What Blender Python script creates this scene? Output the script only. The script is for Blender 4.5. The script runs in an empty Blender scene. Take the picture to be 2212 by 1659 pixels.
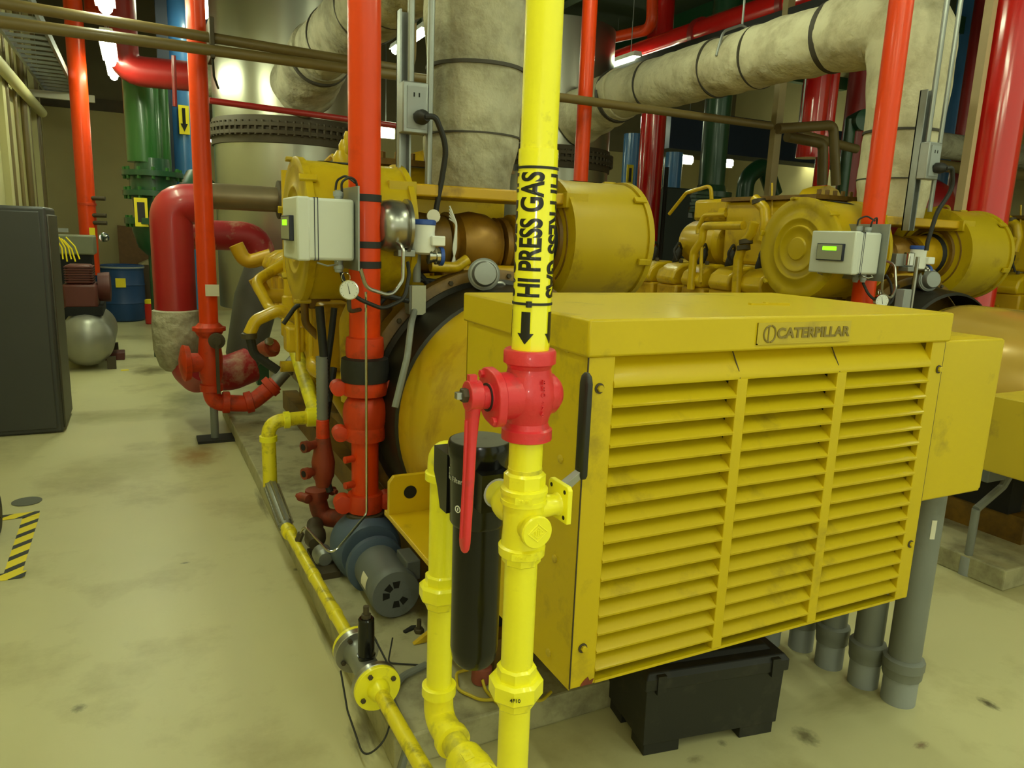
import bpy, bmesh, math, random
from mathutils import Vector, Matrix
random.seed(7)
SC = bpy.context.scene
COL = SC.collection
V = Vector
PI = math.pi

# ------------------------------------------------------------------ camera
H = 1.65
FPX, YAW, PITCH, ROLL = 1594.77, 0.466292, 0.197196, 0.0381319
_f = V((math.sin(YAW)*math.cos(PITCH), math.cos(YAW)*math.cos(PITCH), -math.sin(PITCH)))
_r = V((math.cos(YAW), -math.sin(YAW), 0))
_u = _r.cross(_f)
CR = _r*math.cos(ROLL) + _u*math.sin(ROLL)
CU = -_r*math.sin(ROLL) + _u*math.cos(ROLL)
cd = bpy.data.cameras.new('camera'); cam = bpy.data.objects.new('camera', cd); COL.objects.link(cam)
cd.sensor_fit = 'HORIZONTAL'; cd.sensor_width = 36.0; cd.lens = FPX/2212*36.0
cd.clip_start = 0.05; cd.clip_end = 100
cam.matrix_world = Matrix(((CR.x, CU.x, -_f.x, 0), (CR.y, CU.y, -_f.y, 0), (CR.z, CU.z, -_f.z, H), (0, 0, 0, 1)))
SC.camera = cam
# ------------------------------------------------------------------ light and exposure
SC.view_settings.view_transform = 'Standard'; SC.view_settings.look = 'None'
SC.view_settings.gamma = 1.0; SC.view_settings.exposure = 1.3
SC.view_settings.use_curve_mapping = False
w = bpy.data.worlds.new('hall'); SC.world = w; w.use_nodes = True
w.node_tree.nodes['Background'].inputs[0].default_value = (0.90, 1.0, 0.66, 1)
w.node_tree.nodes['Background'].inputs[1].default_value = 0.36
LAMP_COLOR = (0.885, 1.0, 0.66, 1)
LAMP_POWER = 24.0
fl = bpy.data.lights.new('camera_flash', 'POINT'); fl.energy = 3.6; fl.color = (1.0, 0.97, 0.86); fl.shadow_soft_size = 0.03
flo = bpy.data.objects.new('camera_flash', fl); COL.objects.link(flo); flo.location = (0.02, -0.02, H+0.06)

def at(px, py, val, ax=1):
    """world point on the plane coordinate[ax]=val seen at photo pixel px,py"""
    d = CR*((px-1106)/FPX) - CU*((py-829.5)/FPX) + _f
    o = V((0, 0, H)); t = (val-o[ax])/d[ax]
    return o + d*t

# ------------------------------------------------------------------ materials
def lin(c):
    c = c/255.0
    return c/12.92 if c <= 0.04045 else ((c+0.055)/1.055)**2.4
def L3(c): return (lin(c[0]), lin(c[1]), lin(c[2]), 1)
MATS = {}
def mat(name, col, rough=0.5, metal=0.0, var=0.12, scale=6.0, dirt=None, amt=0.0, dscale=3.0, bump=0.0, bscale=40.0, bdist=0.01, coat=0.0, emit=0.0, spec=0.5, stretch=None):
    m = bpy.data.materials.new(name); m.use_nodes = True
    nt = m.node_tree; N = nt.nodes; K = nt.links
    b = N['Principled BSDF']
    tc = N.new('ShaderNodeTexCoord'); mp = N.new('ShaderNodeMapping'); K.new(tc.outputs['Object'], mp.inputs[0])
    if stretch: mp.inputs['Scale'].default_value = stretch
    n1 = N.new('ShaderNodeTexNoise'); n1.inputs['Scale'].default_value = scale; n1.inputs['Detail'].default_value = 5
    K.new(mp.outputs[0], n1.inputs['Vector'])
    mx = N.new('ShaderNodeMix'); mx.data_type = 'RGBA'
    c = L3(col); lo = tuple(x*(1-var) for x in c[:3])+(1,); hi = tuple(min(1, x*(1+var)) for x in c[:3])+(1,)
    mx.inputs[6].default_value = lo; mx.inputs[7].default_value = hi
    K.new(n1.outputs['Fac'], mx.inputs[0])
    out = mx.outputs[2]
    if dirt and amt > 0:
        n2 = N.new('ShaderNodeTexNoise'); n2.inputs['Scale'].default_value = dscale; n2.inputs['Detail'].default_value = 8; n2.inputs['Roughness'].default_value = 0.65
        K.new(mp.outputs[0], n2.inputs['Vector'])
        rp = N.new('ShaderNodeValToRGB'); rp.color_ramp.elements[0].position = 0.62-amt*0.25; rp.color_ramp.elements[1].position = 0.78
        K.new(n2.outputs['Fac'], rp.inputs[0])
        m2 = N.new('ShaderNodeMix'); m2.data_type = 'RGBA'
        K.new(rp.outputs[0], m2.inputs[0]); K.new(out, m2.inputs[6]); m2.inputs[7].default_value = L3(dirt)
        out = m2.outputs[2]
    K.new(out, b.inputs['Base Color'])
    b.inputs['Roughness'].default_value = rough; b.inputs['Metallic'].default_value = metal
    b.inputs['Specular IOR Level'].default_value = spec
    if coat: b.inputs['Coat Weight'].default_value = coat; b.inputs['Coat Roughness'].default_value = 0.12
    if bump:
        n3 = N.new('ShaderNodeTexNoise'); n3.inputs['Scale'].default_value = bscale; n3.inputs['Detail'].default_value = 4
        K.new(mp.outputs[0], n3.inputs['Vector'])
        bp = N.new('ShaderNodeBump'); bp.inputs['Strength'].default_value = bump; bp.inputs['Distance'].default_value = bdist
        K.new(n3.outputs['Fac'], bp.inputs['Height']); K.new(bp.outputs[0], b.inputs['Normal'])
    if emit:
        b.inputs['Emission Color'].default_value = L3(col); b.inputs['Emission Strength'].default_value = emit
    MATS[name] = m
    return m
M_gas = mat('gas_yellow_paint', (246, 236, 36), 0.38, var=0.06, dirt=(180, 165, 40), amt=0.12, dscale=14, coat=0.25)
M_gasw = mat('worn_gas_yellow', (232, 214, 30), 0.45, var=0.08, dirt=(70, 58, 30), amt=0.42, dscale=16, coat=0.1)
M_gas2 = mat('scuffed_gas_yellow', (240, 226, 34), 0.45, var=0.08, dirt=(120, 112, 60), amt=0.5, dscale=9)
M_sleeve = mat('marker_sleeve_yellow', (250, 240, 30), 0.16, var=0.03, coat=0.8)
M_ink = mat('black_print', (22, 20, 18), 0.35)
M_cat = mat('generator_yellow', (206, 178, 10), 0.42, var=0.06, scale=3, dirt=(140, 118, 30), amt=0.18, dscale=4, coat=0.05, spec=0.35)
M_catd = mat('dusty_generator_yellow', (196, 170, 40), 0.5, var=0.08, scale=5, dirt=(150, 128, 50), amt=0.25, dscale=6)
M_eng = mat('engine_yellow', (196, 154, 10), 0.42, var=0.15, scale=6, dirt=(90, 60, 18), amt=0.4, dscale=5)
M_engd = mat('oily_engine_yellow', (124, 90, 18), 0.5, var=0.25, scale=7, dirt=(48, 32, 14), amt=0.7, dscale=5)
M_engb = mat('bright_engine_yellow', (208, 172, 12), 0.35, var=0.1, scale=5, dirt=(130, 95, 25), amt=0.25, dscale=6, coat=0.2)
M_can = mat('canister_yellow', (186, 158, 10), 0.42, var=0.1, scale=4, dirt=(110, 84, 26), amt=0.3, dscale=3, coat=0.05, spec=0.35)
M_bronze = mat('heat_tinted_casting', (150, 108, 26), 0.4, metal=0.35, var=0.25, dirt=(70, 40, 24), amt=0.5)
M_rust = mat('grimy_orange_casting', (140, 52, 24), .6, var=.25, dirt=(52, 40, 30), amt=.6, dscale=8)
M_red = mat('valve_red_paint', (214, 44, 52), 0.42, var=0.12, dirt=(150, 60, 60), amt=0.25, dscale=18, bump=0.12, bscale=90, coat=0.15)
M_orange = mat('orange_red_pipe_paint', (226, 64, 6), 0.38, var=0.05, dirt=(190, 50, 6), amt=0.15, dscale=5, coat=0.12, spec=0.35)
M_orange2 = mat('cast_orange_paint', (206, 58, 12), 0.5, var=0.15, dirt=(120, 46, 16), amt=0.35, dscale=9)
M_dred = mat('dark_red_insulation', (166, 30, 32), 0.4, var=0.12, scale=3, coat=0.25)
M_fred = mat('flaking_red_insulation', (160, 26, 32), 0.5, var=0.12, dirt=(196, 176, 140), amt=0.45, dscale=5)
M_bred = mat('glossy_red_pipe', (214, 28, 24), 0.18, var=0.04, scale=2, coat=0.7)
M_mred = mat('matte_red_header', (150, 30, 26), 0.4, var=0.1, coat=0.2)
M_green = mat('green_pipe_paint', (44, 100, 40), 0.3, var=0.1, scale=3, coat=0.4)
M_dgreen = mat('dark_green_paint', (30, 74, 46), 0.35, var=0.15, scale=4, coat=0.3)
M_blue = mat('blue_pipe_paint', (64, 120, 178), 0.3, var=0.08, coat=0.4)
M_drum = mat('blue_drum_plastic', (34, 70, 120), 0.4, var=0.1)
M_motor = mat('grey_blue_motor_paint', (104, 108, 110), 0.5, var=0.12, dirt=(70, 72, 62), amt=0.3)
M_pump = mat('blue_pump_paint', (76, 92, 116), 0.5, var=0.15, dirt=(70, 66, 52), amt=0.35)
M_black = mat('black_gloss_paint', (20, 19, 18), 0.2, var=0.1, spec=0.4)
M_rubber = mat('black_rubber', (34, 33, 31), 0.6, var=0.15)
M_plastic = mat('black_plastic', (34, 33, 30), 0.5, var=0.15, dirt=(64, 60, 50), amt=0.3, dscale=8)
M_mesh = mat('dark_perforated_steel', (40, 36, 28), 0.45, var=0.4, scale=140, metal=0.3)
M_hole = mat('dark_void', (14, 13, 11), 0.8)
M_steel = mat('bare_steel', (170, 168, 160), 0.3, metal=0.9, var=0.12, scale=20)
M_chrome = mat('polished_steel', (200, 198, 190), 0.15, metal=1.0, var=0.05)
M_galv = mat('galvanized_steel', (150, 152, 148), 0.42, metal=0.7, var=0.15, scale=14)
M_shell = mat('aluminium_cladding', (168, 166, 150), 0.3, metal=0.95, var=0.06, scale=2, stretch=(1, 1, 0.15))
M_gasket = mat('rusty_band_steel', (78, 68, 50), 0.6, metal=0.3, var=0.25)
M_cond = mat('grey_conduit', (122, 124, 118), 0.5, var=0.12, dirt=(96, 94, 82), amt=0.3)
M_cond2 = mat('grey_pvc', (150, 154, 154), 0.5, var=0.08)
M_brown = mat('tan_painted_pipe', (116, 98, 56), 0.45, var=0.12, coat=0.1)
M_encl = mat('light_grey_enclosure', (206, 208, 198), 0.45, var=0.03)
M_lcd = mat('green_lcd', (120, 245, 20), 0.4, var=0.02, emit=0.9)
M_bezel = mat('display_bezel', (150, 150, 128), 0.45, var=0.05)
M_navy = mat('dark_bezel_side', (34, 36, 54), 0.4)
M_white = mat('white_paint', (232, 232, 224), 0.45, var=0.04)
M_dial = mat('gauge_dial', (224, 224, 220), 0.3, var=0.02)
M_bcap = mat('blue_cap', (50, 84, 170), 0.4, var=0.05)
M_wrap = mat('grey_glass_cloth', (178, 172, 148), 0.85, var=0.25, scale=5, dirt=(84, 76, 60), amt=0.75, dscale=3.0, bump=0.9, bscale=11, bdist=0.035, spec=0.2)
M_wrapw = mat('pale_glass_cloth', (206, 198, 166), 0.8, var=0.12, scale=4, dirt=(150, 136, 104), amt=0.6, dscale=3.5, bump=0.8, bscale=9, bdist=0.035, spec=0.25)
M_strap = mat('dark_seam_band', (66, 60, 50), 0.7, var=0.2)
M_tape = mat('thread_tape', (176, 176, 184), 0.6, var=0.15, scale=60)
M_wood = mat('brown_strand_board', (120, 86, 48), 0.7, var=0.3, scale=18)
M_card = mat('pale_board', (170, 156, 116), 0.7, var=0.1)
M_wallL = mat('cream_wall_paint', (196, 188, 136), 0.6, var=0.06, scale=2)
M_wallB = mat('beige_block_wall', (176, 162, 112), 0.7, var=0.08, scale=2, bump=0.1)
M_ceil = mat('dark_green_deck', (52, 66, 50), 0.7, var=0.15)
M_comp = mat('dark_maroon_machine', (92, 42, 36), 0.5, var=0.2)
M_cab = mat('charcoal_cabinet', (62, 62, 60), 0.45, var=0.06)
M_cabs = mat('charcoal_cabinet_side', (70, 66, 52), 0.5, var=0.06)
M_tank = mat('silver_tank_paint', (150, 148, 136), 0.35, metal=0.5, var=0.08)
M_cord = mat('yellow_cord', (200, 176, 30), 0.5)
M_plug = mat('dusty_red_plug', (150, 78, 64), 0.6)
M_label = mat('white_label', (226, 220, 200), 0.6, var=0.05)
M_ylabel = mat('yellow_label', (244, 220, 30), 0.5, var=0.03)
M_lamp = mat('fluorescent_diffuser', (255, 255, 255), 0.4, var=0.0)
_b = M_lamp.node_tree.nodes['Principled BSDF']; _b.inputs['Emission Color'].default_value = LAMP_COLOR; _b.inputs['Emission Strength'].default_value = LAMP_POWER
M_floor = mat('painted_concrete', (200, 193, 146), 0.42, var=0.07, scale=1.5, dirt=(150, 138, 92), amt=0.45, dscale=1.3, bump=0.06, bscale=30)
M_pad = mat('stained_concrete', (172, 166, 130), 0.6, var=0.14, scale=4, dirt=(92, 84, 62), amt=0.55, dscale=5, bump=0.15)
# floor: rust and oil stains with shapes of their own
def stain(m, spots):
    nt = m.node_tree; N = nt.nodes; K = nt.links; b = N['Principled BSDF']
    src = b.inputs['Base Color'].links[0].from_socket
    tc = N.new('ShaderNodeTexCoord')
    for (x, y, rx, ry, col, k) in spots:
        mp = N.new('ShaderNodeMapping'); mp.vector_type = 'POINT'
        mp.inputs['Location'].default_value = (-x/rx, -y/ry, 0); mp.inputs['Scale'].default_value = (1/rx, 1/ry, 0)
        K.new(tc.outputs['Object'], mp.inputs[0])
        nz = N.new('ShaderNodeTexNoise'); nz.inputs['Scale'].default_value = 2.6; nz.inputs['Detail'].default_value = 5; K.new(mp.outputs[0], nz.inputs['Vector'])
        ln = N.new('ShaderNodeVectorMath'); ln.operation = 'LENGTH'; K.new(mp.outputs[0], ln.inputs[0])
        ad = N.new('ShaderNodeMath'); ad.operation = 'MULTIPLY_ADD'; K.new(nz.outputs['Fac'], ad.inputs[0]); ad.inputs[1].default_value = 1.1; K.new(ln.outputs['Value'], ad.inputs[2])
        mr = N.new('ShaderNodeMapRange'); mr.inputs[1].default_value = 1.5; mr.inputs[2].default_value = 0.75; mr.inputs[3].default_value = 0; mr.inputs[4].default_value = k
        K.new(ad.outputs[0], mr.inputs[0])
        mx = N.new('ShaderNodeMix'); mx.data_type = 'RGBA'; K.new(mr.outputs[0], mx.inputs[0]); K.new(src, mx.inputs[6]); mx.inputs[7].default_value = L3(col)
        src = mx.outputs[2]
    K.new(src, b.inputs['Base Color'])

# ------------------------------------------------------------------ mesh building
def frame(d):
    d = V(d).normalized(); a = V((0, 0, 1)) if abs(d.z) < 0.9 else V((1, 0, 0))
    x = a.cross(d).normalized(); y = d.cross(x)
    return x, y, d
class MB:
    def __init__(s): s.v = []; s.f = []
    def add(s, vs, fs):
        o = len(s.v); s.v += [V(p) for p in vs]; s.f += [tuple(i+o for i in f) for f in fs]; return s
    def box(s, x0, x1, y0, y1, z0, z1, M=None):
        vs = [V((x, y, z)) for z in (z0, z1) for y in (y0, y1) for x in (x0, x1)]
        if M: vs = [M @ p for p in vs]
        return s.add(vs, [(0, 2, 3, 1), (4, 5, 7, 6), (0, 1, 5, 4), (2, 6, 7, 3), (0, 4, 6, 2), (1, 3, 7, 5)])
    def rings(s, rings, cap=True, closed=False):
        n = len(rings[0]); o = len(s.v)
        for r in rings: s.v += [V(p) for p in r]
        m = len(rings)
        for i in range(m if closed else m-1):
            a = o+i*n; b = o+((i+1) % m)*n
            for j in range(n): s.f.append((a+j, a+(j+1) % n, b+(j+1) % n, b+j))
        if cap and not closed:
            s.f.append(tuple(o+j for j in reversed(range(n)))); s.f.append(tuple(o+(m-1)*n+j for j in range(n)))
        return s
    def lathe(s, o, d, prof, n=28, cap=True, closed=False, ph=0.0):
        x, y, z = frame(d); o = V(o)
        return s.rings([[o+z*t+(x*math.cos(ph+2*PI*j/n)+y*math.sin(ph+2*PI*j/n))*max(r, 1e-4) for j in range(n)] for t, r in prof], cap, closed)
    def cyl(s, p0, p1, r0, r1=None, n=20, cap=True, ph=0.0):
        p0 = V(p0); p1 = V(p1); d = p1-p0
        return s.lathe(p0, d, [(0, r0), (d.length, r0 if r1 is None else r1)], n, cap, ph=ph)
    def nut(s, p0, p1, r, n=6, ph=0.0):
        p0 = V(p0); p1 = V(p1); d = p1-p0; l = d.length; c = min(l*0.15, r*0.12)
        return s.lathe(p0, d, [(0, r-c), (c, r), (l-c, r), (l, r-c)], n, ph=ph)
    def tube(s, pts, r, n=12, bend=0.0, seg=7, cap=True, wob=0.0, step=0.0):
        pts = [V(p) for p in pts]; path = [pts[0]]
        for i in range(1, len(pts)-1):
            a, b, c = pts[i-1], pts[i], pts[i+1]
            u = (a-b); w = (c-b); lu = u.length; lw = w.length; u.normalize(); w.normalize()
            ang = PI-u.angle(w)
            if bend <= 0 or ang < 0.02: path.append(b); continue
            t = min(bend*math.tan(ang/2), lu*0.49, lw*0.49)
            p0 = b+u*t; p1 = b+w*t
            for k in range(seg+1):
                q = k/seg; path.append((p0*(1-q)+b*q)*(1-q)+(b*(1-q)+p1*q)*q)
        path.append(pts[-1])
        if step > 0:
            fine = [path[0]]
            for a, b in zip(path, path[1:]):
                k = max(1, int((b-a).length/step))
                fine += [a.lerp(b, j/k) for j in range(1, k+1)]
            path = fine
        x, y, d0 = frame(path[1]-path[0]); rr = []; tot = 0.0
        for i, p in enumerate(path):
            t = (path[min(i+1, len(path)-1)]-path[max(i-1, 0)]).normalized()
            x = (x-t*x.dot(t)).normalized(); y = t.cross(x)
            if i: tot += (p-path[i-1]).length
            ri = r(i/(len(path)-1)) if callable(r) else r
            ring = []
            for j in range(n):
                a = 2*PI*j/n; k = ri
                if wob: k *= 1+wob*(math.sin(3*a+tot*7)*0.5+math.sin(5*a-tot*13+1)*0.35+math.sin(tot*23+2*a)*0.4)
                ring.append(p+(x*math.cos(a)+y*math.sin(a))*k)
            rr.append(ring)
        return s.rings(rr, cap)
    def ball(s, c, r, d=(0, 0, 1), n=18, a0=-0.5, a1=0.5, sq=1.0, m=9):
        return s.lathe(c, d, [(r*sq*math.sin(PI*(a0+(a1-a0)*i/m)), r*math.cos(PI*(a0+(a1-a0)*i/m))) for i in range(m+1)], n)
    def prism(s, poly, o, ex, ey, ez, h):
        o = V(o); ex = V(ex); ey = V(ey); ez = V(ez); n = len(poly)
        a = [o+ex*p[0]+ey*p[1] for p in poly]; b = [p+ez*h for p in a]
        return s.add(a+b, [tuple(reversed(range(n))), tuple(range(n, 2*n))]+[(i, (i+1) % n, n+(i+1) % n, n+i) for i in range(n)])
    def build(s, name, m, parent=None, label=None, bev=0.0, smooth=True, ang=0.6):
        me = bpy.data.meshes.new(name)
        off = parent_loc(parent)
        me.from_pydata([tuple(p-off) for p in s.v], [], s.f)
        bm = bmesh.new(); bm.from_mesh(me); bmesh.ops.recalc_face_normals(bm, faces=bm.faces); bm.to_mesh(me); bm.free()
        if smooth:
            for p in me.polygons: p.use_smooth = True
            me.set_sharp_from_angle(angle=ang)
        me.materials.append(m)
        o = bpy.data.objects.new(name, me); COL.objects.link(o)
        if parent: o.parent = parent
        if label: o['label'] = label
        if bev:
            b = o.modifiers.new('bevel', 'BEVEL'); b.width = bev; b.segments = 2; b.limit_method = 'ANGLE'; b.angle_limit = 0.7
        return o
def parent_loc(p):
    l = V((0, 0, 0))
    while p is not None: l += V(p.location); p = p.parent
    return l
def tag(o, label, cat, group=None, kind=None):
    if label: o['label'] = label
    if cat: o['category'] = cat
    if group: o['group'] = group
    if kind: o['kind'] = kind
    return o
def thing(name, label, cat, loc=(0, 0, 0), group=None):
    o = bpy.data.objects.new(name, None); COL.objects.link(o); o.location = loc; o.empty_display_size = 0.05
    return tag(o, label, cat, group)
def struct(o): o['kind'] = 'structure'; return o
def kids(o): return [c for c in bpy.data.objects if c.parent == o]
def again(o, dx, label=None, parent=None, swap=None):
    """a copy of a thing with copies of its parts and sub-parts, moved by dx"""
    c = o.copy(); COL.objects.link(c)
    if parent is None: c.location = V(o.location)+V(dx)
    else: c.parent = parent
    if label: c['label'] = label
    if swap and c.type == 'MESH':
        for sl in c.material_slots:
            new = swap.get(sl.material.name)
            if new: sl.link = 'OBJECT'; sl.material = new
    for k in kids(o): again(k, dx, None, c, swap)
    return c
def text_mesh(s, size, extrude=0.0005, xs=1.0, off=0.012):
    cu = bpy.data.curves.new('lettering', 'FONT'); cu.body = s; cu.size = size; cu.extrude = extrude; cu.align_x = 'CENTER'; cu.align_y = 'CENTER'; cu.offset = size*off
    o = bpy.data.objects.new('lettering', cu); COL.objects.link(o)
    dg = bpy.context.evaluated_depsgraph_get(); me = bpy.data.meshes.new_from_object(o.evaluated_get(dg))
    bpy.data.objects.remove(o); bpy.data.curves.remove(cu)
    vs = [V((v.co.x*xs, v.co.y, v.co.z)) for v in me.vertices]; fs = [tuple(p.vertices) for p in me.polygons]
    bpy.data.meshes.remove(me)
    return vs, fs
def flat_text(mb, s, size, o, ex, ey, extrude=0.0005, xs=1.0, off=0.012):
    vs, fs = text_mesh(s, size, extrude, xs, off); o = V(o); ex = V(ex); ey = V(ey); ez = ex.cross(ey)
    return mb.add([o+ex*p.x+ey*p.y+ez*p.z for p in vs], fs)
# ================================================================== the setting
fs = []
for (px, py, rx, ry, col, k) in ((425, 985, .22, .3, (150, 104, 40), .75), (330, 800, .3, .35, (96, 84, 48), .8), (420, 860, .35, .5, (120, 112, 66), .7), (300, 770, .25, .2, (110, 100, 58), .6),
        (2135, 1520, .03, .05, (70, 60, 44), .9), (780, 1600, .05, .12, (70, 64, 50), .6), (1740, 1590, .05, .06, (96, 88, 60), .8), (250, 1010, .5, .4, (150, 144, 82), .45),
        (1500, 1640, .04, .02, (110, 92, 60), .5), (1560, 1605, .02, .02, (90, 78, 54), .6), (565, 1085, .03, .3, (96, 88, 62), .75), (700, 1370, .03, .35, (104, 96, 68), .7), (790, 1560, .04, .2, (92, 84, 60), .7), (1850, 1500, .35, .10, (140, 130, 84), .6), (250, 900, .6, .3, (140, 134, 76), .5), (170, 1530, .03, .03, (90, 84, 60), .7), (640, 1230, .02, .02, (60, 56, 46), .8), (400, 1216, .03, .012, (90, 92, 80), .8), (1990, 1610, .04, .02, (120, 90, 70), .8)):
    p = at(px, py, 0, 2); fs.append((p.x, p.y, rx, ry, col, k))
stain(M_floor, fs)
def bx(name, m, x0, x1, y0, y1, z0, z1, parent=None, bev=0.0, label=None):
    return MB().box(x0, x1, y0, y1, z0, z1).build(name, m, parent, label, bev, smooth=False)
struct(bx('floor', M_floor, -1.6, 14, -3, 17, -0.2, 0))
struct(bx('ceiling', M_ceil, -1.6, 14, -3, 17, 5.6, 5.7))
struct(bx('wall_left', M_wallL, -1.6, -1.4, -3, 17, 0, 5.6))
struct(bx('wall_back', M_wallB, -1.4, 14, 15.6, 15.8, 0, 5.6))
struct(bx('wall_right', M_wallB, 14, 14.2, -3, 17, 0, 5.6))
struct(bx('trim_10', mat('dark_upper_wall', (104, 94, 66), .7), -1.4, 14, 15.56, 15.6, 3.75, 5.6))  # upper back wall in a darker brown than the wall below
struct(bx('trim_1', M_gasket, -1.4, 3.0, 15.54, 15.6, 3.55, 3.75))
for i, x in enumerate((1.0, 3.6, 6.2, 8.8)):
    struct(bx('ceiling_beam', M_dgreen, x-0.09, x+0.09, -3, 15.6, 5.25, 5.6))
for y in (4.2, 8.2, 12.2):
    struct(bx('ceiling_beam', M_dgreen, -1.4, 14, y-0.08, y+0.08, 5.05, 5.3))
for i, (y, d) in enumerate(((9.6, 0.07), (10.9, 0.07), (12.7, 0.1), (14.2, 0.07))):
    struct(bx('trim_%d' % (i+2), M_wallL, -1.4, -1.4+d, y-0.17, y+0.17, 0, 5.6))
pad = MB().prism([(0.62, 1.95), (2.12, 1.95), (2.12, 6.8), (0.57, 6.8)], (0, 0, 0), (1, 0, 0), (0, 1, 0), (0, 0, 1), 0.11).build('concrete_pad', M_pad, smooth=False, bev=0.008)
tag(pad, 'low stained concrete plinth under the nearest yellow generator', 'plinth', kind='structure')
pad2 = MB().prism([(3.77, 1.95), (5.27, 1.95), (5.27, 6.8), (3.72, 6.8)], (0, 0, 0), (1, 0, 0), (0, 1, 0), (0, 0, 1), 0.11).build('concrete_pad', M_pad, smooth=False, bev=0.008)
tag(pad2, 'concrete plinth under the second generator on the right', 'plinth', kind='structure')

# ================================================================== fluorescent lamps
def lamp(x, y, z, label, L=1.22, rod=True):
    t = thing('fluorescent_light', label, 'ceiling light', (x, y, z), 'fluorescent lights hung over the aisles')
    MB().prism([(-.07, .0), (-.05, .06), (.05, .06), (.07, .0)], (x, y-L/2, z), (1, 0, 0), (0, 0, 1), (0, 1, 0), L).build('housing', M_white, t, smooth=False)
    MB().lathe((x, y-L/2+.02, z-.012), (0, 1, 0), [(0, .045), (.02, .05), (L-.06, .05), (L-.04, .045)], 12).build('diffuser', M_lamp, t)
    if rod:
        for dy in (-.45, .45): MB().cyl((x, y+dy, z+.05), (x, y+dy, 5.6), .006, n=6).build('hanger_rod', M_galv, t)
    return t
lamp(-.17, 8.5, 3.26, 'glaring fluorescent light over the left aisle, left of the dark red header pipe')
lamp(-.14, 6.3, 3.26, 'glaring fluorescent light cut by the top edge over the left aisle')
lamp(3.03, 9.1, 3.92, 'bright tube light seen between the orange riser and the wrapped exhaust stack')
lamp(5.78, 8.9, 3.95, 'glaring light above the wrapped elbow right of the thin orange riser')
lamp(0.9, 10.4, 4.3, 'slim light strip high at upper left beside the second orange riser')
for x, y, z in ((-.2, 0.3, 3.9), (-.2, 3.2, 3.9), (3.1, -0.6, 3.9), (3.1, 1.8, 3.9), (1.5, -1.2, 3.9), (3.1, 4.6, 4.2), (6.4, 1.5, 4.2), (-.2, 11.5, 3.6), (8.0, 12.6, 3.9)):  # strip lights added along the rows for the main illumination, mostly out of view
    lamp(x, y, z, 'fluorescent strip light added for overall illumination, hung from the dark green ceiling')
for px, py, Y, lb in ((465, 295, 14.6, 'low bright lamp far behind, left of the near silver silencer'), (835, 286, 13.5, 'small low lamp glimpsed right of the thick orange riser'), (1485, 345, 14.0, 'small lamp far behind, between the matte red and green columns'),
        (1572, 352, 14.0, 'bright far lamp just right of the dark green column'), (1720, 346, 13.0, 'small far lamp under the tan elbow pipe')):
    p = at(px, py, Y)
    t = thing('bulkhead_lamp', lb, 'lamp', p, 'small far lamps in the back of the hall')
    MB().box(p.x-.16, p.x+.16, p.y+.02, p.y+.08, p.z-.1, p.z+.1).build('backplate', M_white, t, smooth=False)
    MB().box(p.x-.14, p.x+.14, p.y-.05, p.y+.02, p.z-.07, p.z+.07).build('diffuser', M_lamp, t, bev=.02)
    MB().cyl((p.x, p.y+.05, p.z+.09), (p.x, p.y+.05, 5.6), .008, n=6).build('hanger_rod', M_galv, t)

# ================================================================== gas train in front
GX, GY = 0.590, 1.108
TOC = V((-GX, -GY, 0)).normalized()                       # from the pipe towards the middle of the room's front
RGT = V((-TOC.y, TOC.x, 0))
def wrap(vs, fs, z, phi, r, flip, name, parent):
    """lay flat lettering on the pipe: text runs up the pipe, letter tops to the left"""
    me = bpy.data.meshes.new(name); me.from_pydata([tuple(v) for v in vs], [], fs)
    bm = bmesh.new(); bm.from_mesh(me); bmesh.ops.subdivide_edges(bm, edges=bm.edges, cuts=3, use_grid_fill=True)
    for v in bm.verts:
        x, y, h = v.co
        if flip: x, y = -x, -y
        a = phi - y/r; rr = r+0.0003+(0.0004 if h > 0 else 0)
        d = TOC*math.cos(a)+RGT*math.sin(a)
        v.co = V((GX, GY, z+x))+d*rr-parent_loc(parent)
    bm.to_mesh(me); bm.free(); me.materials.append(M_ink)
    o = bpy.data.objects.new(name, me); COL.objects.link(o); o.parent = parent
    return o
t = thing('gas_pipe', 'bright yellow vertical gas pipe marked HI PRESS GAS above the red valve', 'pipe', (GX, GY, 1.45))
MB().cyl((GX, GY, 1.44), (GX, GY, 5.6), .0302, n=40).build('pipe', M_gas, t)
sl = MB().lathe((GX, GY, 0), (0, 0, 1), [(1.460, .0303), (1.4602, .0328), (1.7895, .0328), (1.79, .0303)], 48).build('marker_sleeve', M_sleeve, t, 'glossy yellow pipe marker sleeve')
vs, fs_ = text_mesh('HI PRESS GAS', 0.054, 0.0005, 0.56, 0.03)
xm = max(v.x for v in vs)-min(v.x for v in vs); k = 0.200/xm
vs = [V((v.x*k, v.y, v.z)) for v in vs]
for q, (deg, fl_) in enumerate(((-11, False), (73, True), (163, False), (258, True))):
    wrap(vs, fs_, 1.652, math.radians(deg), .0328, fl_, 'lettering', sl)
arrow = [(-.036, 0), (-.013, .021), (-.013, .0105), (.031, .0105), (.031, -.0105), (-.013, -.0105), (-.013, -.021)]
av = [V((x, y, z)) for z in (0, .0005) for x, y in arrow]; n = len(arrow)
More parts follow.
